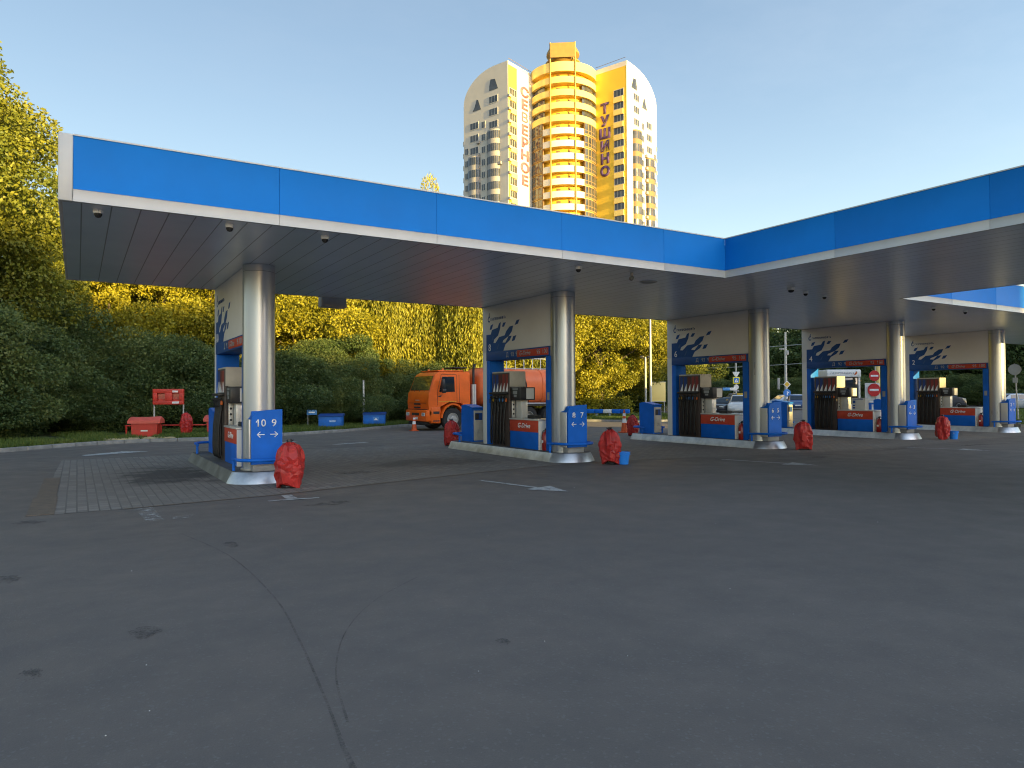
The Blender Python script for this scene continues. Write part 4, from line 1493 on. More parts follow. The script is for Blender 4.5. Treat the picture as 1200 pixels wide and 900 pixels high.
def make_truck(loc):
    t = thing('tank_truck', 'orange tank truck parked behind the pumps, facing left', 'truck', loc)
    # cab: profile in x-z extruded across, with narrower roof
    def sec(y, inset):
        P = [(.06 + inset * .4, .72), (0 + inset * .3, 1.02), (-.02 + inset * .2, 1.35), (.02 + inset * .2, 1.80), (.08 + inset * .2, 1.86), (.36 + inset * .4, 2.62), (.44 + inset * .4, 2.70), (.62 + inset * .3, 2.80), (2.18, 2.82 - inset * .3), (2.22, 2.7), (2.22, 1.15), (1.98, 1.1), (1.72, 1.3), (1.1, 1.36), (.62, 1.14), (.5, .72)]
        return [(x, y, z) for x, z in P]
    b = B()
    ys = [(-1.22, .10), (-1.20, .03), (-1.13, 0), (1.13, 0), (1.20, .03), (1.22, .10)]
    def ysec(y, inset):
        return [(x, y * (1 - .07 * max(0, (z - 1.85)) / .95), z) for x, y_, z in sec(y, inset)]
    loft(b, [ysec(y, i) for y, i in ys])
    cab = obj('cab', b, 'truck', t, 40)
    # windscreen
    def slant(x):  # front plane of the screen
        return Vector((.08, 0, 1.86)) + (Vector((.36, 0, 2.62)) - Vector((.08, 0, 1.86))) * x
    b = B()
    a, c = slant(.07), slant(.97)
    nn = Vector((-.94, 0, .34))
    f = [(a.x, -1.10, a.z), (a.x, 1.10, a.z), (c.x, 1.04, c.z), (c.x, -1.04, c.z)]
    vs_ = [b.verts.new(Vector(p) + nn * .015) for p in f]
    vb_ = [b.verts.new(Vector(p) - nn * .01) for p in f]
    b.faces.new(vs_)
    for i in range(4):
        j = (i + 1) % 4
        b.faces.new((vs_[j], vs_[i], vb_[i], vb_[j]))
    bmesh.ops.recalc_face_normals(b, faces=b.faces)
    obj('windscreen', b, 'glass', cab)
    for yq in (-.65, -.1, .5):
        b = B(); tube(b, [(.05, yq, 1.87), (.10, yq + .12, 1.93), (.17, yq + .42, 1.96)], .012, 6); obj('wiper', b, 'dark', cab)
    def sidey(z):
        return 1.22 * (1 - .07 * max(0, z - 1.85) / .95)
    for s in (-1, 1):
        b = B()
        poly = [(.56, 1.84), (1.38, 1.84), (1.38, 2.56), (.74, 2.56)]
        vs_ = [b.verts.new((x, s * (sidey(z) + .006), z)) for x, z in poly]
        vb_ = [b.verts.new((x, s * (sidey(z) - .02), z)) for x, z in poly]
        b.faces.new(vs_)
        for i in range(4):
            j = (i + 1) % 4
            b.faces.new((vs_[j], vs_[i], vb_[i], vb_[j]))
        bmesh.ops.recalc_face_normals(b, faces=b.faces)
        obj('side_window', b, 'glass', cab)
        # door outline, handle, mirror, stripe
        b = B()
        for p0, p1 in (((.48, 1.2), (.46, 1.85)), ((.46, 1.85), (.70, 2.66)), ((.7, 2.66), (1.50, 2.66)), ((1.5, 2.66), (1.5, 1.30)), ((1.64, 2.66), (1.64, 1.32))):
            y0, y1 = s * (sidey(p0[1]) + .002), s * (sidey(p1[1]) + .002)
            tube(b, [(p0[0], y0, p0[1]), (p1[0], y1, p1[1])], .009, 5)
        obj('door_gap', b, 'chassis', cab)
        b = B(); box(b, .52, .66, s * 1.222 - .01, s * 1.222 + .01, 1.60, 1.66, .004); tube(b, [(.5, s * 1.23, 1.62), (.72, s * 1.24, 1.70)], .01, 5); obj('door_handle', b, 'dark', cab)
        b = B()
        box(b, .52, 1.46, min(s * 1.222, s * 1.226), max(s * 1.222, s * 1.226), 1.36, 1.385); obj('stripe', b, 'yellow', cab)
        b = B()
        box(b, .58, .74, min(s * 1.38, s * 1.52), max(s * 1.38, s * 1.52), 2.0, 2.42, .03); box(b, .60, .78, min(s * 1.40, s * 1.54), max(s * 1.40, s * 1.54), 1.78, 1.98, .03)
        tube(b, [(.74, s * 1.2, 2.5), (.66, s * 1.42, 2.48), (.66, s * 1.46, 1.85)], .014, 6)
        obj('mirror', b, 'dark', t)
        # front fender
        b = B()
        r0, r1 = .66, .58
        n = 12
        A_, B_, C_, D_ = [], [], [], []
        for k in range(n + 1):
            q = PI * (.02 + .96 * k / n)
            cx, cz = 1.28, .56
            for lst, rr, yy in ((A_, r0, s * 1.27), (B_, r0, s * .86), (C_, r1, s * .86), (D_, r1, s * 1.27)):
                lst.append((cx - rr * math.cos(q), yy, cz + rr * 1.12 * math.sin(q)))
        loft(b, [[A_[k], B_[k], C_[k], D_[k]] for k in range(n + 1)])
        obj('fender', b, 'truck', t)
        b = B(); box(b, .14, .62, min(s * .9, s * 1.235), max(s * .9, s * 1.235), .36, 1.12, .03); st = obj('step_panel', b, 'truck', t)
        b = B(); box(b, .24, .56, min(s * 1.236, s * 1.24), max(s * 1.236, s * 1.24), .80, .92); box(b, .24, .56, min(s * 1.236, s * 1.24), max(s * 1.236, s * 1.24), .44, .5); obj('step', b, 'chassis', st)
        b = B(); box(b, -.135, -.118, s * .92 - .17, s * .92 + .17, .70, .86, .02); hl = obj('headlight', b, 'lamp', t)
        b = B(); cyl(b, (-.142, s * .92 - .08, .78), (-.136, s * .92 - .08, .78), .055, n=14); cyl(b, (-.142, s * .92 + .08, .78), (-.136, s * .92 + .08, .78), .055, n=14); obj('lens', b, 'screen', hl)
        b = B(); cyl(b, (.95, s * .8, 2.8), (.95, s * .8, 2.86), .05, n=10); lathe(b, [(.06, 2.86), (.055, 2.95), (0, 2.97)], 12, (.95, s * .8, 0)); obj('beacon', b, 'orange', t)
    b = B(); box(b, -.12, .3, -1.22, 1.22, .44, .98, .05); bp = obj('bumper', b, 'truck', t)
    b = B(); box(b, -.128, -.118, -.42, .42, .72, .84, .01); obj('air_intake', b, 'chassis', bp)
    b = B(); box(b, -.13, -.12, -.26, .26, .53, .64); obj('number_plate', b, 'signwhite', bp)
    b = B(); box(b, -.06, .25, -1.0, 1.0, .26, .43, .03); obj('tow_bar', b, 'chassis', bp)
    b = B()
    box(b, -.035, -.02, -1.0, 1.0, 1.30, 1.315)
    for z in (1.10, 1.26):
        box(b, -.045, -.012, -.36, .36, z - .035, z + .035, .008)
    obj('grille', b, 'chassis', cab)
    b = B(); box(b, -.03, -.005, -.22, .22, 1.43, 1.46); obj('badge', b, 'silver', cab)
    b = B(); box(b, -.012, .06, -1.12, 1.12, .995, 1.02); obj('seam', b, 'chassis', cab)
    b = B(); box(b, .62, 2.0, -.95, .95, 2.83, 2.88, .02); obj('roof_hatch', b, 'truck', cab)
    b = B(); box(b, 1.5, 2.25, -.9, .2, 2.98, 3.04, .02); 
    for xx in (1.6, 2.15):
        box(b, xx - .02, xx + .02, -.6, -.56, 2.82, 2.99)
    obj('sun_deflector', b, 'chassis', t)
    # exhaust stack
    b = B(); cyl(b, (2.5, -1.02, 1.1), (2.5, -1.02, 2.2), .14, n=20); st = obj('exhaust_stack', b, 'steel', t)
    b = B(); tube(b, [(2.5, -1.02, 2.2), (2.5, -1.02, 2.9), (2.56, -1.02, 3.2)], [.06, .06, .07], 12); obj('exhaust_pipe', b, 'chassis', st)
    # frame and tank
    b = B(); box(b, .4, 8.4, -.45, -.33, .62, .95); box(b, .4, 8.4, .33, .45, .62, .95)
    for xx in (2.4, 3.6, 4.8, 6., 7.2, 8.3):
        box(b, xx - .06, xx + .06, -.34, .34, .66, .9)
    obj('chassis', b, 'chassis', t)
    b = B()
    n = 40
    def tr(sx):
        out = []
        for k in range(n):
            a_ = 2 * PI * k / n
            c_, s_ = math.cos(a_), math.sin(a_)
            q = (abs(c_) ** 3.2 + abs(s_) ** 3.2) ** (-1 / 3.2)
            out.append((c_ * q, s_ * q))
        return out
    rings = []
    for x, k in ((2.75, .05), (2.78, .55), (2.86, .78), (3.02, .93), (3.22, 1.0), (8.0, 1.0), (8.2, .93), (8.33, .75), (8.38, .05)):
        rings.append([(x, c_ * 1.2 * k, 2.08 + s_ * .94 * k) for c_, s_ in tr(0)])
    loft(b, rings)
    tk = obj('tank', b, 'tank', t, 50)
    for xx in (3.24, 4.85, 6.5, 7.98):
        b = B()
        loft(b, [[(x, c_ * 1.2 * k, 2.08 + s_ * .94 * k) for c_, s_ in tr(0)] for x, k in ((xx - .04, 1.0), (xx - .04, 1.018), (xx + .04, 1.018), (xx + .04, 1.0))], cap=False)
        obj('tank_band', b, 'tank', tk, 50)
    b = B(); box(b, 3.4, 8.0, -.5, .5, 3.0, 3.06, .01); obj('walkway', b, 'grey', tk)
    for k in range(9):
        xx = 3.6 + k * .52
        b = B(); cyl(b, (xx, -.62, 2.98), (xx, -.62, 3.55), .02, n=8); obj('rail_post', b, 'signwhite', tk)
    b = B(); tube(b, [(3.6, -.62, 3.55), (7.76, -.62, 3.55)], .02, 8); obj('hand_rail', b, 'signwhite', tk)
    b = B(); tube(b, [(4.9 + .55 * math.cos(a), -1.23, 2.05 + .75 * math.sin(a)) for a in np.linspace(1.6, .1, 10)] + [(5.45, -1.23, 1.6)], .03, 8); obj('tank_hose', b, 'rubber', t)
    b = B(); tube(b, [(3.2, -1.0, 1.2), (5.2, -1.02, 1.2), (7.6, -1.02, 1.18)], .09, 10); obj('side_pipe', b, 'grey', t)
    b = B(); box(b, 3.1, 4.1, -1.15, -.5, .55, 1.02, .03); obj('fuel_box', b, 'chassis', t)
    b = B(); box(b, 4.3, 4.9, -1.15, -.5, .5, 1.08, .03); obj('valve_cabinet', b, 'grey', t)
    for s in (-1, 1):
        wheel(t, 1.28, s * 1.03, .54, .36, s)
        for xx in (5.6, 6.95):
            wheel(t, xx, s * .93, .54, .6, s, True)
        b = B()
        A_, B_, C_, D_ = [], [], [], []
        box(b, 4.95, 7.6, min(s * .62, s * 1.24), max(s * .62, s * 1.24), 1.17, 1.21, .015)
        obj('mudguard', b, 'chassis', t)
        b = B(); box(b, 8.38, 8.42, s * .9 - .2, s * .9 + .2, .75, .9, .01); obj('tail_light', b, 'lampred', t)
    return t
make_truck((13.98, 31.45, 0))

# ------------------------------------------------------------------ cones
def make_cone():
    t = thing('traffic_cone', '', 'traffic cone')
    b = B(); box(b, -.18, .18, -.18, .18, .0, .035, .012); obj('base', b, 'conered', t)
    b = B(); lathe(b, [(.135, .036), (.13, .06), (.03, .74), (.0, .75)], 24); c = obj('body', b, 'conered', t)
    b = B(); lathe(b, [(.094, .32), (.073, .46)], 24); lathe(b, [(.061, .54), (.048, .63)], 24); obj('band', b, 'white', c)
    return t
cn = make_cone()
cn.location = (13.55, 30.9, .0)
cn['label'], cn['group'] = 'orange traffic cone with white bands in front of the truck bumper', 'orange traffic cones'
dup(cn, (15.5, 30.5, 0), .4, 'orange traffic cone before the front wheel of the truck', 'orange traffic cones')
dup(cn, (20.45, 23.9, 0), .2, 'orange traffic cone next to a red cover near the bin of dispenser 6', 'orange traffic cones', (1.1, 1.1, 1.35))

# ------------------------------------------------------------------ fire point on the verge
def firebox(loc, rz, lab, sc_=1.):
    t = thing('sand_box', lab, 'fire box', loc, rz, 'red fire sand boxes')
    b = B()
    prism(b, [(-.5, 0), (.5, 0), (.54, .62), (-.54, .62)], (0, -.3, 0), X, Z, Y, .6)
    bd = obj('body', b, 'fire', t)
    b = B(); box(b, -.14, .14, -.306, -.301, .27, .33); obj('lettering', b, 'card', bd, None)
    b = B(); box(b, -.45, .45, -.307, -.301, .36, .375); obj('rib', b, 'firecan', bd, None)
    b = B()
    n = 10
    pr = [(-.40 + .0, .62)] + [(-.40 + .8 * k / n, .66 + .27 * math.sin(PI * (.12 + .76 * k / n))) for k in range(n + 1)] + [(.40, .62)]
    rings = []
    for x, k in ((-.66, .80), (-.60, .95), (-.4, .92), (0, .90), (.4, .95), (.60, 1.), (.66, .85)):
        rings.append([(x, y * .95, .62 + (z - .62) * k) for y, z in pr])
    loft(b, rings)
    obj('lid', b, 'firelid', t, 50)
    t.scale = (sc_,) * 3
    return t
firebox((2.3, 31.1, .1), -.35, 'red fire sand box with curved lid, larger one left of the red board', .88)
firebox((5.05, 31.3, .1), -.35, 'red fire sand box half hidden behind the nearest dispenser', .9)
t = thing('fire_board', 'red fire equipment board with two square openings on posts', 'fire board', (3.25, 32.65, .1), -.35)
t.scale = (.9, .9, .95)
b = B(); box(b, -.66, .66, .02, .04, 1.32, 2.0); obj('back_plate', b, 'fire', t)
b = B()
for a in ((-.66, .66, 1.83, 2.0), (-.66, .66, 1.32, 1.48), (-.66, -.48, 1.48, 1.83), (-.14, .16, 1.48, 1.83), (.47, .66, 1.48, 1.83)):
    box(b, a[0], a[1], -.12, .02, a[2], a[3], .004)
obj('front_frame', b, 'fire', t)
for xx in (-.31, .315):
    b = B(); box(b, xx - .16, xx + .16, .0, .018, 1.55, 1.78); obj('hose_flap', b, 'firecan', t)
for z0, z1, xa, xb in ((1.85, 1.93, .19, .43), (1.36, 1.45, .17, .47)):
    b = B(); box(b, xa, xb, -.126, -.121, z0, z1); obj('notice', b, 'card', t, None)
for xx in (-.64, .62):
    b = B(); cyl(b, (xx, .05, 0), (xx, .05, 1.32), .035, n=10); obj('post', b, 'pole', t)
t = thing('pipe_rail', 'low red pipe rail running behind the red fire boxes', 'rail', (2.9, 31.9, .1), -.35)
b = B(); tube(b, [(-1.35, 0, .42), (2.4, 0, .42)], .03, 10); obj('pipe', b, 'fire', t)
for xx in (-1.3, 0, 2.3):
    b = B(); cyl(b, (xx, 0, 0), (xx, 0, .42), .035, n=8); obj('post', b, 'fire', t)
dup(covers[0], (3.78, 31.55, .1), 1.2, 'red tarpaulin covered extinguisher on the verge below the fire board', 'red covered extinguishers', (1.0, 1.0, 1.1))

def skip(loc, rz, lab, mark):
    t = thing('storage_box', lab, 'container', loc, rz, 'blue boxes on the verge')
    b = B(); box(b, -.55, .55, -.36, .36, 0, .58, .015); bd = obj('body', b, 'skipblue', t)
    b = B()
    for xx in (-.54, -.27, 0.28, .54):
        box(b, xx - .012, xx + .012, -.372, -.361, .02, .57)
    obj('rib', b, 'skipblue', bd, None)
    b = B(); prism(b, [(-.41, .585), (.41, .585), (.41, .70), (.3, .71), (-.41, .63)], (-.58, 0, 0), Y, Z, X, 1.16); obj('lid', b, 'bluedark', t)
    b = B()
    if mark == 'tri':
        prism(b, [(-.16, .28), (.16, .28), (.16, .47), (-.16, .47)], (.1, -.366, 0), X, Z, Y, .003)
    else:
        prism(b, [(-.14, .30), (.14, .30), (.14, .41), (-.14, .41)], (.1, -.366, 0), X, Z, Y, .003)
    lb = obj('label', b, 'lblue', bd, None)
    b = B()
    if mark == 'tri':
        prism(b, [(-.1, .30), (.1, .30), (0, .43)], (.1, -.3665, 0), X, Z, -Y, .002)
    else:
        text(b, 'ПЕСОК', (.1, -.3665, .355), X, Z, .09, .002)
    obj('lettering', b, 'white', lb, None)
    return t
skip((10.55, 34.0, .1), -.45, 'blue lidded storage box on the grass with a plain lettered label', 'txt')
skip((13.3, 35.45, .1), -.45, 'blue lidded storage box on the grass beside the truck, with a triangle label', 'tri')
t = thing('notice_sign', 'small blue notice sign on a thin post left of the blue boxes', 'sign', (10.05, 35.6, .1), -.45)
b = B(); box(b, -.25, .25, -.02, 0, .62, .88, .004); p_ = obj('panel', b, 'lblue', t)
b = B(); box(b, -.15, .15, -.025, -.021, .72, .78); obj('lettering', b, 'white', p_, None)
b = B(); cyl(b, (-.2, .02, 0), (-.2, .02, .8), .015, n=8); obj('post', b, 'pole', t)
t = thing('steel_post', 'thin grey post standing behind the right blue storage box', 'post', (13.0, 36.3, .1))
b = B(); cyl(b, (0, 0, 0), (0, 0, 2.35), .05, n=12); obj('shaft', b, 'pole', t)
b = B(); lathe(b, [(.055, 2.35), (.05, 2.39), (0, 2.4)], 12); obj('cap', b, 'grey', t)

# ------------------------------------------------------------------ beyond the forecourt
def pole_sign(name, lab, cat, loc, rz, h, group=None, r=.045):
    t = thing(name, lab, cat, loc, rz, group)
    b = B(); cyl(b, (0, 0, 0), (0, 0, h), r, r * .9, 12); obj('post', b, 'pole', t)
    return t
def disc(b, y, z, r, th=.02, n=32, x=0):
    cyl(b, (x, y, z), (x, y - th, z), r, n=n)
FACE = -YAW      # facing back along the view
x, y = at(762.5, 49)
t = thing('lamp_post', 'tall thin lamp post on the verge left of dispenser 6', 'lamp post', (x, y, .1))
b = B(); cyl(b, (0, 0, 0), (0, 0, 10.0), .09, .06, 14); obj('shaft', b, 'pole', t)
b = B(); cyl(b, (0, 0, 0), (0, 0, .8), .13, .12, 14); obj('base', b, 'pole', t)
b = B(); tube(b, [(0, 0, 9.9), (.4, 0, 10.3), (1.6, 0, 10.5)], .05, 8); a_ = obj('arm', b, 'pole', t)
b = B(); box(b, 1.5, 2.2, -.15, .15, 10.43, 10.56, .04); obj('lamp_head', b, 'grey', a_)
x, y = at(756.5, 50)
t = thing('camera_post', 'shorter grey post with camera heads beside the tall lamp post', 'camera post', (x, y, .1), FACE)
b = B(); cyl(b, (0, 0, 0), (0, 0, 4.2), .07, n=12); obj('post', b, 'pole', t)
for s in (-1, 1):
    b = B(); box(b, s * .26 - .14, s * .26 + .14, -.14, .14, 4.14, 4.28, .03); tube(b, [(0, 0, 4.1), (s * .3, 0, 4.12)], .03, 6); obj('camera_head', b, 'dark', t)
x, y = at(771, 56)
t = thing('notice_board', 'pale board lit by the sun on posts left of dispenser 6', 'board', (x, y, .1), FACE)
b = B(); box(b, -.6, .6, -.03, .03, 1.0, 2.5, .008); bb = obj('panel', b, 'sunboard', t)
b = B()
for a in ((-.62, .62, 2.5, 2.54), (-.62, .62, .96, 1.0)):
    box(b, a[0], a[1], -.04, .04, a[2], a[3])
obj('frame', b, 'pole', bb)
for s in (-1, 1):
    b = B(); cyl(b, (s * .5, .06, 0), (s * .5, .06, 2.4), .03, n=8); obj('post', b, 'pole', t)
# blue and white ground barrier at the verge
x0, y0 = at(676, 49)
t = thing('road_barrier', 'low blue and white beam barrier on the grass between the second and third columns', 'barrier', (x0, y0, .1))
e = Vector((*at(738, 47.5), 0)) - Vector((x0, y0, 0))
L = e.length
t.rotation_euler[2] = math.atan2(e.y, e.x)
for k in range(6):
    b = B(); box(b, L * k / 6 + .01, L * (k + 1) / 6 - .01, -.1, .1, .28 + .0 * k, .56, .04); obj('beam', b, 'bluepaint' if k % 3 else 'signwhite', t)
for k in range(4):
    b = B(); box(b, L * (k + .5) / 4 - .06, L * (k + .5) / 4 + .06, -.05, .05, 0, .28, .01); obj('leg', b, 'grey', t)
# second lamp pole with road signs
x, y = at(921, 80)
t = thing('lamp_post', 'grey street lamp post carrying a yellow diamond and a blue round sign', 'lamp post', (x, y, 0), FACE)
b = B(); cyl(b, (0, 0, 0), (0, 0, 8.6), .17, .11, 14); obj('shaft', b, 'pole', t)
b = B(); lathe(b, [(.32, 0), (.30, .9), (.18, 1.3)], 16); obj('base', b, 'pole', t)
b = B(); box(b, -.7, .05, -.08, .08, 6.6, 6.75, .02); box(b, .0, .3, -.18, .0, 6.0, 6.5, .03); obj('camera_bracket', b, 'grey', t)
b = B(); prism(b, [(0, 2.25), (.42, 2.67), (0, 3.09), (-.42, 2.67)], (.05, -.19, 0), X, Z, -Y, .02); s1 = obj('priority_sign', b, 'signwhite', t, None)
b = B(); prism(b, [(0, 2.36), (.31, 2.67), (0, 2.98), (-.31, 2.67)], (.05, -.212, 0), X, Z, -Y, .004); obj('yellow_centre', b, 'yellow', s1, None)
b = B(); disc(b, -.19, 1.72, .42, x=.05); s1 = obj('round_sign', b, 'signblue', t)
b = B(); tube(b, [(.05, -.215, 1.45), (.05, -.215, 1.9)], .045, 6); tube(b, [(.05, -.215, 1.65), (.28, -.215, 1.82)], .04, 6); obj('arrow', b, 'white', s1)
b = B(); box(b, -.95, -.7, -.1, .1, 2.1, 3.4, .05); tube(b, [(-.7, 0, 2.7), (0, 0, 2.7)], .03, 6); obj('signal_box', b, 'grey', t)
# crossing sign beyond island three
x, y = at(862.5, 76)
t = thing('crossing_sign', 'yellow framed pedestrian crossing sign on a post seen through dispenser 6', 'road sign', (x, y, 0), FACE)
b = B(); cyl(b, (0, 0, 0), (0, 0, 7.2), .09, n=12); obj('post', b, 'pole', t)
b = B(); box(b, -.36, .36, -.12, -.09, 2.72, 3.44, .01); sg = obj('yellow_plate', b, 'signyellow', t)
b = B(); box(b, -.26, .26, -.126, -.121, 2.82, 3.34); sb = obj('blue_plate', b, 'signblue', sg, None)
b = B(); prism(b, [(-.2, 2.88), (.2, 2.88), (0, 3.28)], (0, -.1262, 0), X, Z, -Y, .002); wt = obj('white_triangle', b, 'white', sg, None)
b = B(); tube(b, [(-.03, -.13, 2.92), (.0, -.13, 3.04), (.03, -.13, 2.92)], .012, 5); tube(b, [(0, -.13, 3.03), (0, -.13, 3.12)], .02, 5); lathe(b, [(0, 3.13), (.02, 3.15), (0, 3.175)], 8, (0, -.13, 0)); obj('walking_mark', b, 'dark', sg)
b = B(); disc(b, -.09, 2.36, .27); rd_ = obj('round_sign', b, 'signwhite', t)
b = B(); box(b, -.3, .3, -.1, -.07, 1.9, 2.05); obj('small_plate', b, 'grey', t)
b = B(); prism(b, [(-.4, 4.0), (.4, 4.0), (.12, 3.5), (-.12, 3.5)], (0, -.11, 0), X, Z, Y, .12); obj('loudspeaker', b, 'signwhite', t)
# overhead wires with a hanger
for k, (z, lab) in enumerate(((7.0, 'upper thin overhead wire crossing behind dispenser 6'), (5.0, 'lower thin overhead wire crossing behind dispenser 6'))):
    a_, c_ = at(700, 92), at(1010, 70)
    b = B()
    pts = [(a_[0] + (c_[0] - a_[0]) * q, a_[1] + (c_[1] - a_[1]) * q, z - .4 * math.sin(PI * q)) for q in np.linspace(0, 1, 14)]
    tube(b, pts, .035, 5)
    tag(obj('overhead_wire', b, 'pole'), lab, 'wire', 'overhead wires')
# no entry signs, sunlit post and bollard right behind dispenser 4
x, y = at(1025.5, 44)
t = thing('no_entry_sign', 'two red no entry discs one above the other on one post', 'road sign', (x, y, 0), FACE)
b = B(); cyl(b, (.02, 0, 0), (.02, 0, 3.4), .035, n=12); obj('post', b, 'pole', t)
for i, (zz, rr, xo) in enumerate(((2.74, .33, -.06), (1.86, .40, -.09))):
    b = B(); disc(b, -.04, zz, rr, x=xo); dd = obj('red_disc', b, 'signred', t)
    b = B(); box(b, xo - rr * .7, xo + rr * .7, -.066, -.061, zz - rr * .16, zz + rr * .16); obj('white_bar', b, 'white', dd, None)
b = B(); box(b, -.62, .3, .02, .05, 1.0, 2.3, .008); obj('white_board', b, 'card', t)
x, y = at(1029, 45.5)
t = thing('round_post', 'sunlit plain post right of the no entry discs', 'post', (x, y, 0))
b = B(); cyl(b, (0, 0, 0), (0, 0, 3.6), .12, n=20); obj('shaft', b, 'sunboard', t)
b = B(); lathe(b, [(.14, 0), (.14, .3), (.12, .34)], 20); obj('base', b, 'grey', t)
x, y = at(1023, 42)
t = thing('waste_bin', 'blue and white box below the no entry discs', 'bin', (x, y, 0), FACE)
b = B(); box(b, -.3, .3, -.25, .25, 0, 1.1, .03); bd = obj('body', b, 'bluepaint', t)
b = B(); box(b, -.22, .05, -.257, -.252, .1, 1.0); obj('white_panel', b, 'signwhite', bd, None)
b = B(); box(b, -.32, .32, -.27, .27, 1.102, 1.18, .02); obj('lid', b, 'signwhite', t)
# white kiosk seen through dispenser 4
x, y = at(985, 47)
t = thing('service_kiosk', 'white kiosk with a lettered roof fascia and glass front behind dispenser 4', 'kiosk', (x, y, 0), FACE)
b = B(); box(b, -1.15, 1.1, -.6, .9, 2.72, 3.22, .08); f_ = obj('roof_fascia', b, 'signwhite', t)
b = B(); text(b, 'ГАЗПРОМНЕФТЬ', (-.15, -.6, 2.98), X, Z, .19, .01, 'CENTER', .2, .01)
obj('lettering', b, 'greyletter', f_, None)
b = B(); prism(b, [(.62, 2.88), (.74, 2.88), (.84, 3.0), (.76, 3.12), (.70, 3.0)], (0, -.6, 0), X, Z, -Y, .01); obj('flame_mark', b, 'orange', f_, None)
b = B(); box(b, -1.05, 1.0, -.45, .8, 0, .95, .02); obj('front_panel', b, 'signwhite', t)
b = B(); box(b, -.95, .92, -.42, .78, .952, 2.70, .01); obj('glass_front', b, 'carglass', t)
for xx in (-1.08, 1.03):
    b = B(); box(b, xx - .06, xx + .06, -.47, -.3, 0, 2.71, .01); obj('corner_post', b, 'signwhite', t)
# grey back of a round sign at right
x, y = at(1190.5, 40)
t = thing('round_sign', 'round road sign seen from its grey back, on a leaning post at right', 'road sign', (x, y, .1), -math.radians(76))
b = B(); cyl(b, (.1, 0, 0), (-.05, 0, 3.2), .035, n=10); obj('post', b, 'pole', t)
b = B(); disc(b, -.04, 2.86, .31, .02, x=-.04); obj('disc', b, 'pole', t)
b = B(); box(b, -.14, .1, -.06, -.04, 2.12, 2.4); obj('plate', b, 'pole', t)

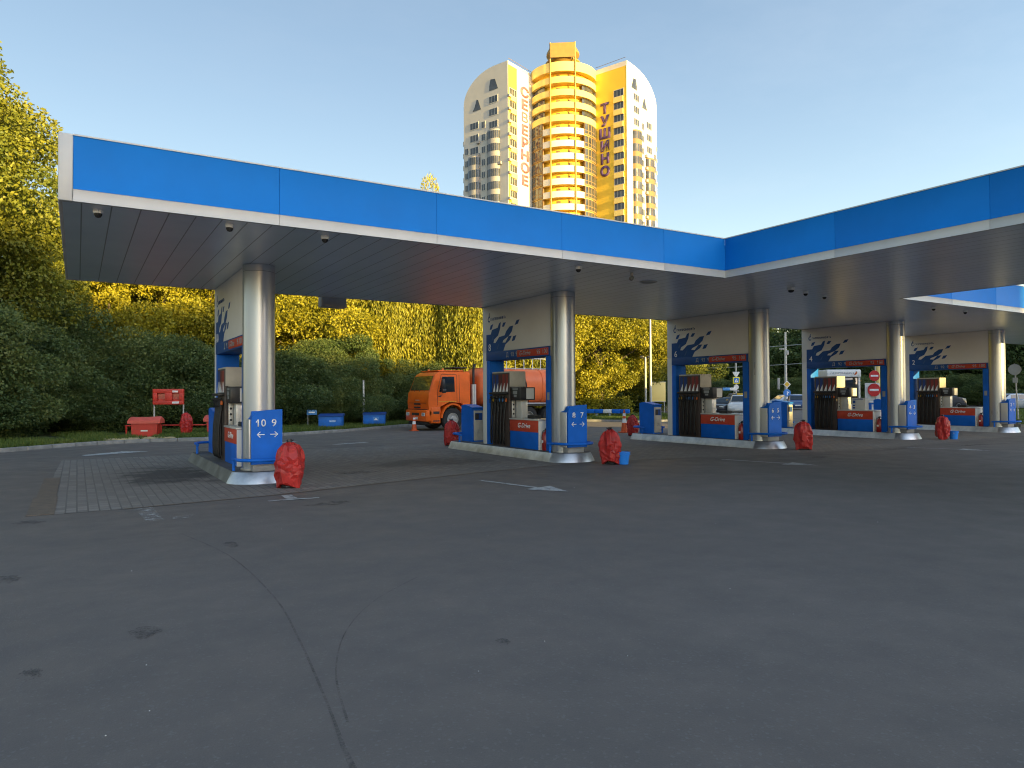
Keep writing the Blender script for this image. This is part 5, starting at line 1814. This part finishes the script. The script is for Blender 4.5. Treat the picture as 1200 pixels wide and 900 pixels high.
# ------------------------------------------------------------------ cars
def make_car(lab, paint, loc, rz, L=4.3, W=1.76, H=1.48, style='hatch', wr=.31, group='cars on the road'):
    """nose to -x"""
    t = thing('parked_car', lab, 'car', loc, rz, group)
    belt = H * .62
    hood = H * .58
    if style == 'van':
        st = [(0, .38, .60, .0), (.12, .24, hood * .95, .0), (.9, .2, belt * 1.02, .0), (1.55, .2, belt * 1.04, 1.0), (2.2, .2, belt * 1.04, 1.0), (L - .7, .2, belt * 1.04, 1.0), (L - .1, .22, belt * 1.02, .75), (L, .34, .8, .0)]
    elif style == 'sedan':
        st = [(0, .38, .58, .0), (.12, .24, hood * .92, .0), (1.15, .2, hood * 1.05, .0), (1.95, .2, belt, 1.0), (2.6, .2, belt, 1.0), (L - 1.3, .2, belt, .93), (L - .62, .22, belt * .98, .0), (L - .1, .25, belt * .93, .0), (L, .36, .62, .0)]
    else:
        st = [(0, .38, .58, .0), (.12, .24, hood * .92, .0), (1.0, .2, hood * 1.06, .0), (1.75, .2, belt, 1.0), (2.4, .2, belt, 1.0), (L - .85, .2, belt, .95), (L - .2, .22, belt * .98, .25), (L, .36, .7, .0)]
    b = B()
    rings = []
    for i, (x, zb, zt, g) in enumerate(st):
        w_ = W / 2 * (.84 if i in (0, len(st) - 1) else (.95 if i in (1, len(st) - 2) else 1))
        top = zt + (H - zt) * g
        rw = w_ * (1 - .24 * g)
        half = [(w_ * .86, zb), (w_ * .98, zb + .12), (w_, (zb + zt) / 2), (w_ * .97, zt - .02), (w_ * .93, zt + .005), (rw * 1.0 if g else w_ * .8, top - .05 if g else zt + .015), (rw * .86 if g else w_ * .55, top if g else zt + .025)]
        r = [(x, y, z) for y, z in half] + [(x, -y, z) for y, z in half[::-1]]
        rings.append(r)
    loft(b, rings)
    bd = obj('body', b, paint, t, 45)
    # glazing: side windows and screens set on the cabin faces
    cab = [(i, s) for i, s in enumerate(st) if s[3] > .2]
    i0, i1 = cab[0][0], cab[-1][0]
    def edge(i, f, s):
        R_ = rings[i]
        a_, c_ = Vector(R_[4]), Vector(R_[5])
        p = a_.lerp(c_, f)
        return Vector((p.x, p.y * s, p.z))
    for s in (-1, 1):
        for i in range(i0, i1):
            pa, pb, pc, pd = edge(i, .08, s), edge(i + 1, .08, s), edge(i + 1, .92, s), edge(i, .92, s)
            sh = (pb - pa) * .06
            q = [pa + sh, pb - sh, pc - sh, pd + sh]
            off = Vector((0, s * .012, .006))
            b = B()
            v1 = [b.verts.new(p + off) for p in q]
            v2 = [b.verts.new(p - off) for p in q]
            b.faces.new(v1)
            for k in range(4):
                j = (k + 1) % 4
                b.faces.new((v1[j], v1[k], v2[k], v2[j]))
            bmesh.ops.recalc_face_normals(b, faces=b.faces)
            obj('side_window', b, 'carglass', bd)
    for nm, i, j in (('windscreen', i0 - 1, i0), ('rear_window', i1 + 1, i1)):
        A_, C_ = rings[i], rings[j]
        low = [Vector(A_[5]), Vector(A_[-6])]
        hi = [Vector(C_[5]), Vector(C_[-6])]
        q = [low[0].lerp(hi[0], .12), low[1].lerp(hi[1], .12), low[1].lerp(hi[1], .92), low[0].lerp(hi[0], .92)]
        for p in q:
            p.y *= .93
        off = Vector((-.02 if nm == 'windscreen' else .02, 0, .03))
        b = B()
        v1 = [b.verts.new(p + off) for p in q]
        v2 = [b.verts.new(p - off * .5) for p in q]
        b.faces.new(v1)
        for k in range(4):
            jj = (k + 1) % 4
            b.faces.new((v1[jj], v1[k], v2[k], v2[jj]))
        bmesh.ops.recalc_face_normals(b, faces=b.faces)
        obj(nm, b, 'carglass', bd)
    for x in (.82, L - .85):
        for s in (-1, 1):
            wheel(t, x, s * (W / 2 - .1), wr, .21, s)
    for s in (-1, 1):
        b = B(); box(b, .03, .16, s * W * .33 - .17, s * W * .33 + .17, .60, .72, .03); obj('headlight', b, 'lamp', t)
        b = B(); box(b, L - .12, L + .0, s * W * .36 - .12, s * W * .36 + .12, .72, .95, .03); obj('tail_light', b, 'lampred', t)
        b = B(); box(b, 1.5, 1.66, s * (W / 2 + .06) - .08, s * (W / 2 + .06) + .08, belt + .02, belt + .15, .03); obj('mirror', b, paint, t)
    b = B(); box(b, -.005, .03, -.26, .26, .42, .52); obj('number_plate', b, 'signwhite', t)
    b = B(); box(b, .02, .14, -.5, .5, .3, .4, .01); obj('grille', b, 'chassis', t)
    return t
def car(lab, paint, col_, D, head, z=0, **kw):
    x, y = at(col_, D)
    o = make_car(lab, paint, (x, y, z), head, **kw)
    return o
c_ = car('white taxi car with yellow mirrors behind dispenser 6', 'carwhite', 865, 54, -YAW + 1.15, H=1.56)
for s in (-1, 1):
    b = B(); box(b, 1.45, 1.72, s * 1.0 - .1, s * 1.0 + .1, 1.0, 1.2, .04); obj('yellow_mirror', b, 'yellow', c_)
    b = B(); box(b, 1.6, 3.2, min(s * .885, s * .892), max(s * .885, s * .892), .62, .78); obj('stripe', b, 'yellow', c_)
b = B(); box(b, 2.2, 2.45, -.35, .35, 1.56, 1.7, .03); obj('roof_lamp', b, 'yellow', c_)
car('dark blue car behind the white taxi, seen through dispenser 6', 'cardark', 846, 60, -YAW + .5, H=1.7, W=1.85, L=4.6, style='van', wr=.35)
car('black hatchback left of the white taxi, seen through dispenser 6', 'cardark', 836, 55, -YAW + .9, H=1.4)
car('silver car at the left of the gap between dispensers 6 and 4', 'carsilver', 900, 84, -YAW + .3, H=1.5, style='sedan', L=4.6)
car('pale blue car behind the silver car in the gap between dispensers 6 and 4', 'carsilver', 912, 92, -YAW + .2, H=1.55, style='hatch')
car('dark blue car at the right of the gap between dispensers 6 and 4', 'carblue', 935, 70, -YAW + 1.25, H=1.5, style='hatch')
car('dark minivan parked behind dispenser 2', 'cardark', 1128, 71, -YAW + PI - .12, H=1.95, L=5.1, W=1.9, style='van', wr=.38)
car('light silver sedan at the right picture edge', 'carsilver', 1214, 66, -YAW + PI + .15, H=1.55, L=4.7, style='sedan')
x, y = at(852, 62)
t = thing('banner_sign', 'blue and white horizontal board above the cars behind dispenser 6', 'board', (x, y, 0), FACE)
b = B(); box(b, -.55, .25, -.03, .03, 1.95, 2.2, .006); pp = obj('panel', b, 'lblue', t)
b = B(); box(b, .252, .8, -.03, .03, 1.95, 2.2, .006); obj('white_panel', b, 'signwhite', t)
for xx in (-.4, .6):
    b = B(); cyl(b, (xx, .05, 0), (xx, .05, 2.1), .03, n=8); obj('post', b, 'pole', t)

# ------------------------------------------------------------------ residential tower far behind
TX, TY = at(662, 160)
TH = YAW + math.atan(62 / 829.3)
tower = thing('apartment_tower', 'tall yellow and white apartment tower with round balconied centre and big Cyrillic letters', 'tower', (TX, TY, 0), -TH)
FLH = 2.95
th = math.radians(34)
ca, sa = math.cos(th), math.sin(th)
GL, DL = Vector((-ca, sa, 0)), Vector((sa, ca, 0))      # left wing: along its gable, and depth
A0 = Vector((-12.6, 0, 0))
C0 = Vector((14.75, 3.9, 0))
TOP = 77.6
def gable_poly(L, eave, top):
    P = [(0, 0), (L, 0), (L, eave)]
    for k in range(1, 15):
        q = k / 14 * PI / 2
        P.append((L * (.26 + .74 * math.cos(q)), eave + (top - eave) * math.sin(q)))
    P.append((0, top))
    return P
LG, RG = 13.6, 14.8
b = B(); prism(b, gable_poly(LG, 71, TOP + .6), A0, GL, Z, DL, 17); wl = obj('left_wing', b, 'tgrey', tower, 30)
b = B(); prism(b, gable_poly(RG, 72.5, TOP + 1.4), C0, DL, Z, GL, 17); wr_ = obj('right_wing', b, 'twhite', tower, 30)
def slab(name, o, u, nn, s0, s1, z0, z1, th_, m, parent=tower):
    b = B(); prism(b, [(s0, z0), (s1, z0), (s1, z1), (s0, z1)], Vector(o) + nn * .002, u, Z, nn, th_); return obj(name, b, m, parent, None)
NL = -GL          # normal of the left lettered face (towards viewer's right)
NG = -DL          # normal of the left gable / right lettered face
slab('yellow_wall', A0, DL, NL, .15, 3.2, 0, TOP - .3, .12, 'tyellow')
slab('white_wall', A0, DL, NL, 3.25, 10.6, 0, TOP - .2, .10, 'twhite')
slab('yellow_wall', C0, GL, NG, .12, 8.4, 0, TOP + .2, .10, 'tyellow')
slab('pale_strip', C0, GL, NG, .02, .10, 0, TOP + .3, .12, 'twhite')
def winmesh(w_, h_, nm):
    b = B(); box(b, -w_ / 2, w_ / 2, -.05, .04, 0, h_); f = bpy.data.meshes.new('window'); b.to_mesh(f); b.free(); f.materials.append(mt['tframe'])
    b = B()
    for k in range(nm):
        a_ = -w_ / 2 + .07 + (w_ - .14) * k / nm
        box(b, a_ + .05, a_ + (w_ - .14) / nm - .05, -.07, -.052, .12, h_ - .12)
    g = bpy.data.meshes.new('pane'); b.to_mesh(g); b.free(); g.materials.append(mt['tglass'])
    return f, g
W3, W2, W1 = winmesh(2.7, 1.75, 3), winmesh(1.8, 1.75, 2), winmesh(1.2, 1.7, 2)
def put(meshes, o, u, nn, s, z, off=.03):
    f = bpy.data.objects.new('window', meshes[0]); COL.objects.link(f)
    f.parent = tower
    m = Matrix((u, -nn, Z)).transposed().to_4x4()
    m.translation = Vector(o) + u * s + Vector((0, 0, z)) + nn * off
    f.matrix_local = m
    g = bpy.data.objects.new('pane', meshes[1]); COL.objects.link(g)
    g.parent = f
AC = B(); box(AC, -.45, .45, -.55, -.05, 0, .65, .05); acm = bpy.data.meshes.new('air_conditioner'); AC.to_mesh(acm); AC.free(); acm.materials.append(mt['acbox'])
def ac(o, u, nn, s, z):
    f = bpy.data.objects.new('air_conditioner', acm); COL.objects.link(f); f.parent = tower
    m = Matrix((u, -nn, Z)).transposed().to_4x4(); m.translation = Vector(o) + u * s + Vector((0, 0, z)) + nn * .02
    f.matrix_local = m
def bay(o, u, nn, s, z0, z1, r, m):
    """glazed half round bay stack with a floor band at each storey"""
    c = Vector(o) + u * s
    def arc(rr, z, n=10):
        return [c + u * (rr * math.cos(PI * k / n)) + nn * (rr * .62 * math.sin(PI * k / n)) + Vector((0, 0, z)) for k in range(n + 1)]
    b = B()
    fs = [arc(r, z0), arc(r, z1)]
    loft(b, [[*a_] for a_ in fs], True, True)
    st_ = obj('bay_stack', b, m, tower, 30)
    z = z1 - .35
    while z - 1.9 > z0:
        b = B()
        lo, hi = arc(r + .06, z - 1.75), arc(r + .06, z)
        for k in range(10):
            p = [lo[k].lerp(lo[k + 1], .1), lo[k].lerp(lo[k + 1], .9), hi[k].lerp(hi[k + 1], .9), hi[k].lerp(hi[k + 1], .1)]
            b.faces.new([b.verts.new(q) for q in p])
        obj('pane', b, 'tglass', st_, None)
        z -= FLH
rt2 = random.Random(5)
for k in range(12):
    z = TOP - 7.2 - FLH * k
    put(W3, A0, DL, NL, 1.75, z, .13)                       # yellow strip of the left wing
    slab('balcony', A0 + NL * .12, DL, NL, .6, 2.9, z - 1.25, z - .15, .35, 'tyellow2')
    if rt2.random() < .8:
        ac(A0, DL, NL, .3, z - .6)
    put(W3, C0, GL, NG, 2.1, z + .6, .12)
    slab('balcony', C0 + NG * .1, GL, NG, .9, 3.4, z - .75, z + .45, .35, 'tyellow2')
    if k > 0:
        put(W1, A0, GL, NG, 7.4, z - 3.2)
        put(W1, C0, DL, NL, 7.6, z - 2.6)
        if rt2.random() < .6: ac(A0, GL, NG, 8.8, z - 3.6)
        if rt2.random() < .7: ac(C0, DL, NL, 8.9, z - 3.0)
        if rt2.random() < .5: ac(C0, DL, NL, 6.2, z - 2.4)
        if rt2.random() < .4: ac(A0, GL, NG, 2.2, z - 1.)
        put(W1, A0, GL, NG, 12.6, z - 8.5)
        put(W1, C0, DL, NL, 13.7, z - 8.5)
    if k < 3:
        put(W3, A0, GL, NG, 4.3, z - .9); put(W3, C0, DL, NL, 4.4, z + .4)
        put(W3, A0, GL, NG, 10.2, z - 5.8); put(W3, C0, DL, NL, 10.8, z - 4.5)
bay(A0, GL, NG, 4.3, 10, TOP - 14.6, 1.8, 'acbox')
bay(A0, GL, NG, 10.2, 10, TOP - 19.6, 1.8, 'acbox')
bay(C0, DL, NL, 4.4, 10, TOP - 14, 1.8, 'tbrown')
bay(C0, DL, NL, 10.8, 10, TOP - 19, 1.8, 'tbrown')
for o, u, nn, s, z, dl in ((A0, GL, NG, 4.2, TOP - 5, 0), (A0, GL, NG, 9.4, TOP - 8.6, 1), (C0, DL, NL, 3.4, TOP - 4.2, 0), (C0, DL, NL, 8.6, TOP - 7.4, 1)):
    b = B(); prism(b, [(-1.3, 0), (1.3, 0), (1.3 if not dl else .6, 1.0), (0.9 if not dl else 0, 2.6), (-.4, 2.4)], Vector(o) + u * s + Vector((0, 0, z)) + nn * .005, u, Z, nn, .08); obj('attic_window', b, 'tglass', tower, None)
for k in range(12):                                     # narrow side balconies at the outer edges
    z = TOP - 16 - FLH * k
    b = B(); box(b, -1, 1, -.6, .6, 0, 1.1, .1, Matrix.Translation(A0 + GL * (LG - .1) + DL * 1.2 + Vector((0, 0, z)))); obj('balcony', b, 'tgrey', tower, None)
    b = B(); box(b, -.9, .9, -.6, .6, 0, 1.1, .1, Matrix.Translation(C0 + DL * (RG - .2) - NL * .9 + Vector((0, 0, z)))); obj('balcony', b, 'tyellow2', tower, None)
# round centre
TPC = TOP + 1.0
RC, YCc = 8.0, 10.4
def arcband(r0, r1, z0, z1, p0, p1, n=28):
    """solid curved band, angle 0 = towards the viewer"""
    b = B()
    rings = []
    for k in range(n + 1):
        q = math.radians(p0 + (p1 - p0) * k / n)
        sx, sy = math.sin(q), -math.cos(q)
        rings.append([(r * sx, YCc + r * sy, z) for r, z in ((r0, z0), (r1, z0), (r1, z1), (r0, z1))])
    loft(b, rings)
    return b
obj('core', arcband(.5, 6.6, 0, TPC - .8, -120, 120, 40), 'tyellow', tower, 40)
obj('parapet', arcband(7.9, RC + .12, TPC - 2.2, TPC, -100, 100, 40), 'tyellow2', tower, 40)
obj('roof_slab', arcband(.5, RC - .05, TPC - 2.0, TPC - 1.7, -110, 110, 40), 'tyellow2', tower, 40)
zf = TPC - 4.9
for k in range(24):
    upper = k < 4
    z = zf - FLH * k
    if z < 2:
        break
    span = 98 if upper else 37
    obj('balcony', arcband(RC - .18, RC + (.1 if upper else 0), z, z + 1.45, -span, span, 30 if upper else 14), 'twhite' if not upper else 'tyellow2', tower, 40)
    obj('floor_slab', arcband(6.5, RC - .16, z, z + .2, -98, 98, 30), 'tyellow2', tower, 40)
    if k < 15:
        for s in (-1, 1):
            if upper:
                p0, p1 = sorted((s * 36, s * 82))
                if k:
                    obj('window', arcband(7.3, 7.5, z + 1.46, z + FLH - .02, p0, p1, 8), 'tglass', tower, 40)
            else:
                p0, p1 = sorted((s * 38, s * 88))
                w_ = obj('bay_window', arcband(7.4, RC + .05, z + .2, z + FLH, p0, p1, 10), 'tbrown', tower, 40)
                b = B()
                for i in range(6):
                    a0 = p0 + (p1 - p0) * (i + .12) / 6
                    a1 = p0 + (p1 - p0) * (i + .88) / 6
                    for (za, zb) in ((.35, 1.0), (1.15, 2.6)):
                        bb = arcband(RC + .0, RC + .09, z + za + .2, z + zb + .2, a0, a1, 2)
                        me_ = bpy.data.meshes.new('x'); bb.to_mesh(me_); bb.free(); b.from_mesh(me_); bpy.data.meshes.remove(me_)
                obj('pane', b, 'tglass', w_, None)
        for s, q in ((-1, 10), (1, 14), (1, 30)):
            obj('door', arcband(6.61, 6.66, z + .25, z + 2.4, s * q - 4, s * q + 4, 2), 'tbrown', tower, None)
for q in (-21, 20):
    x, y = (RC + .2) * math.sin(math.radians(q)), YCc - (RC + .2) * math.cos(math.radians(q))
    b = B(); cyl(b, (x, y, 0), (x, y, TPC + 4.6), .17, n=8); obj('mast', b, 'tmetal', tower)
b = B(); lathe(b, [(3.8, TPC - 1.7), (3.8, TPC + .4), (4.3, TPC + .9), (4.2, TPC + 1.3), (3.3, TPC + 1.9), (3.2, TPC + 2.6), (3.9, TPC + 3.2), (3.9, TPC + 3.7), (3.5, TPC + 4.5), (2.6, TPC + 5.3), (1.4, TPC + 5.8), (0, TPC + 6.0)], 32, (0, YCc - 3.6, 0)); obj('dome', b, 'tmetal', tower, 40)
b = B(); box(b, -2.9, 2.8, YCc - RC - .2, YCc - RC - .05, TPC + .9, TPC + 4.3); obj('screen_wall', b, 'tmetal', tower, None)
for i, ch in enumerate('СЕВЕРНОЕ'):
    b = B(); text(b, ch, A0 + DL * 6.1 + NL * .11 + Vector((0, 0, 72.6 - 2.98 * i)), DL, Z, 3.1, .15, 'CENTER', 0, 0. if ch == 'В' else .035, 1.45); obj('letter', b, 'tsunpink', tower, None)
for i, ch in enumerate('ТУШИНО'):
    b = B(); text(b, ch, C0 + GL * 5.9 + NG * .11 + Vector((0, 0, 69.0 - 2.98 * i)), -GL, Z, 3.1, .15, 'CENTER', 0, .05, 1.1); obj('letter', b, 'tviolet', tower, None)
b = B()
tube(b, [A0 + DL * .3 + NL * -.1 + Vector((0, 0, TOP + 1.3)), A0 + DL * 10 + Vector((0, 0, TOP + 1.1))], .05, 5)
obj('roof_rail', b, 'tbrown', wl)
b = B()
tube(b, [C0 + GL * .3 + Vector((0, 0, TOP + 2.2)), C0 + GL * 8.4 + Vector((0, 0, TOP + 2.0))], .05, 5)
obj('roof_rail', b, 'tbrown', wr_)

# pale block far away in the gap between the trees
x, y = at(771, 175)
t = thing('distant_block', 'pale sunlit apartment block glimpsed between trees left of dispenser 6', 'building', (x, y, 0), -.75)
b = B(); box(b, -7, 7, 0, 12, 0, 25); obj('wall', b, 'twhite', t)
b = B(); box(b, -7.3, 7.3, -.3, 12.3, 25.01, 25.6); obj('roof', b, 'grey', t)
for i in range(4):
    for k in range(7):
        b = B(); box(b, -5.6 + i * 3.3, -4.2 + i * 3.3, -.06, -.002, 2 + k * 3.2, 3.6 + k * 3.2); obj('window', b, 'tglass', t, None)

# unseen blocks added behind the viewer, heights stepped to cast the forecourt's shade
def block(name, lab, x0, x1, y0, y1, h, m, cat='building'):
    t = thing(name, lab, cat, ((x0 + x1) / 2, y1, 0))
    hw = (x1 - x0) / 2
    b = B(); box(b, -hw, hw, y0 - y1, 0, 0, h); obj('wall', b, m, t)
    b = B(); box(b, -hw - .15, hw + .15, y0 - y1 - .15, .15, h + .01, h + .35); obj('roof', b, 'grey', t)
    n = int((x1 - x0) / 3.4)
    for k in range(int(h / 3)):
        for i in range(n):
            if n * int(h / 3) < 95:
                b = B(); box(b, -hw + 1 + i * 3.4, -hw + 2.6 + i * 3.4, .002, .05, 1 + k * 3, 2.6 + k * 3); obj('window', b, 'tglass', t, None)
block('distant_block', 'unseen eight floor block added for shade far behind the viewer', 0, 19.8, -136, -120, 25, 'brick')
block('distant_block', 'unseen twelve floor block added for shade far behind the viewer', 20, 47.4, -136, -120, 33.8, 'brick')
block('distant_block', 'unseen eleven floor block added for shade far behind the viewer', 47.6, 57, -136, -120, 33, 'brick')
block('distant_block', 'unseen nine floor block added for shade far behind the viewer', 57.2, 67.3, -136, -120, 29.6, 'brick')
block('shade_block', 'lower unseen block added for shade far behind the viewer', 67.6, 79, -136, -120, 23.6, 'whitepanel', 'building')
block('shade_block', 'middle unseen block added for shade far behind the viewer', 79.2, 86.9, -136, -120, 26.4, 'whitepanel', 'building')
block('shade_block', 'narrow low unseen block added to leave a sunlit gap far behind the viewer', 87.0, 90.1, -136, -120, 23.0, 'whitepanel', 'building')
block('shade_block', 'taller unseen block added for shade far behind the viewer', 90.2, 112, -136, -120, 31, 'whitepanel', 'building')
block('distant_block', 'tall unseen block added far right behind the viewer to shade the trees', 112.4, 195, -140, -120, 43, 'brick')
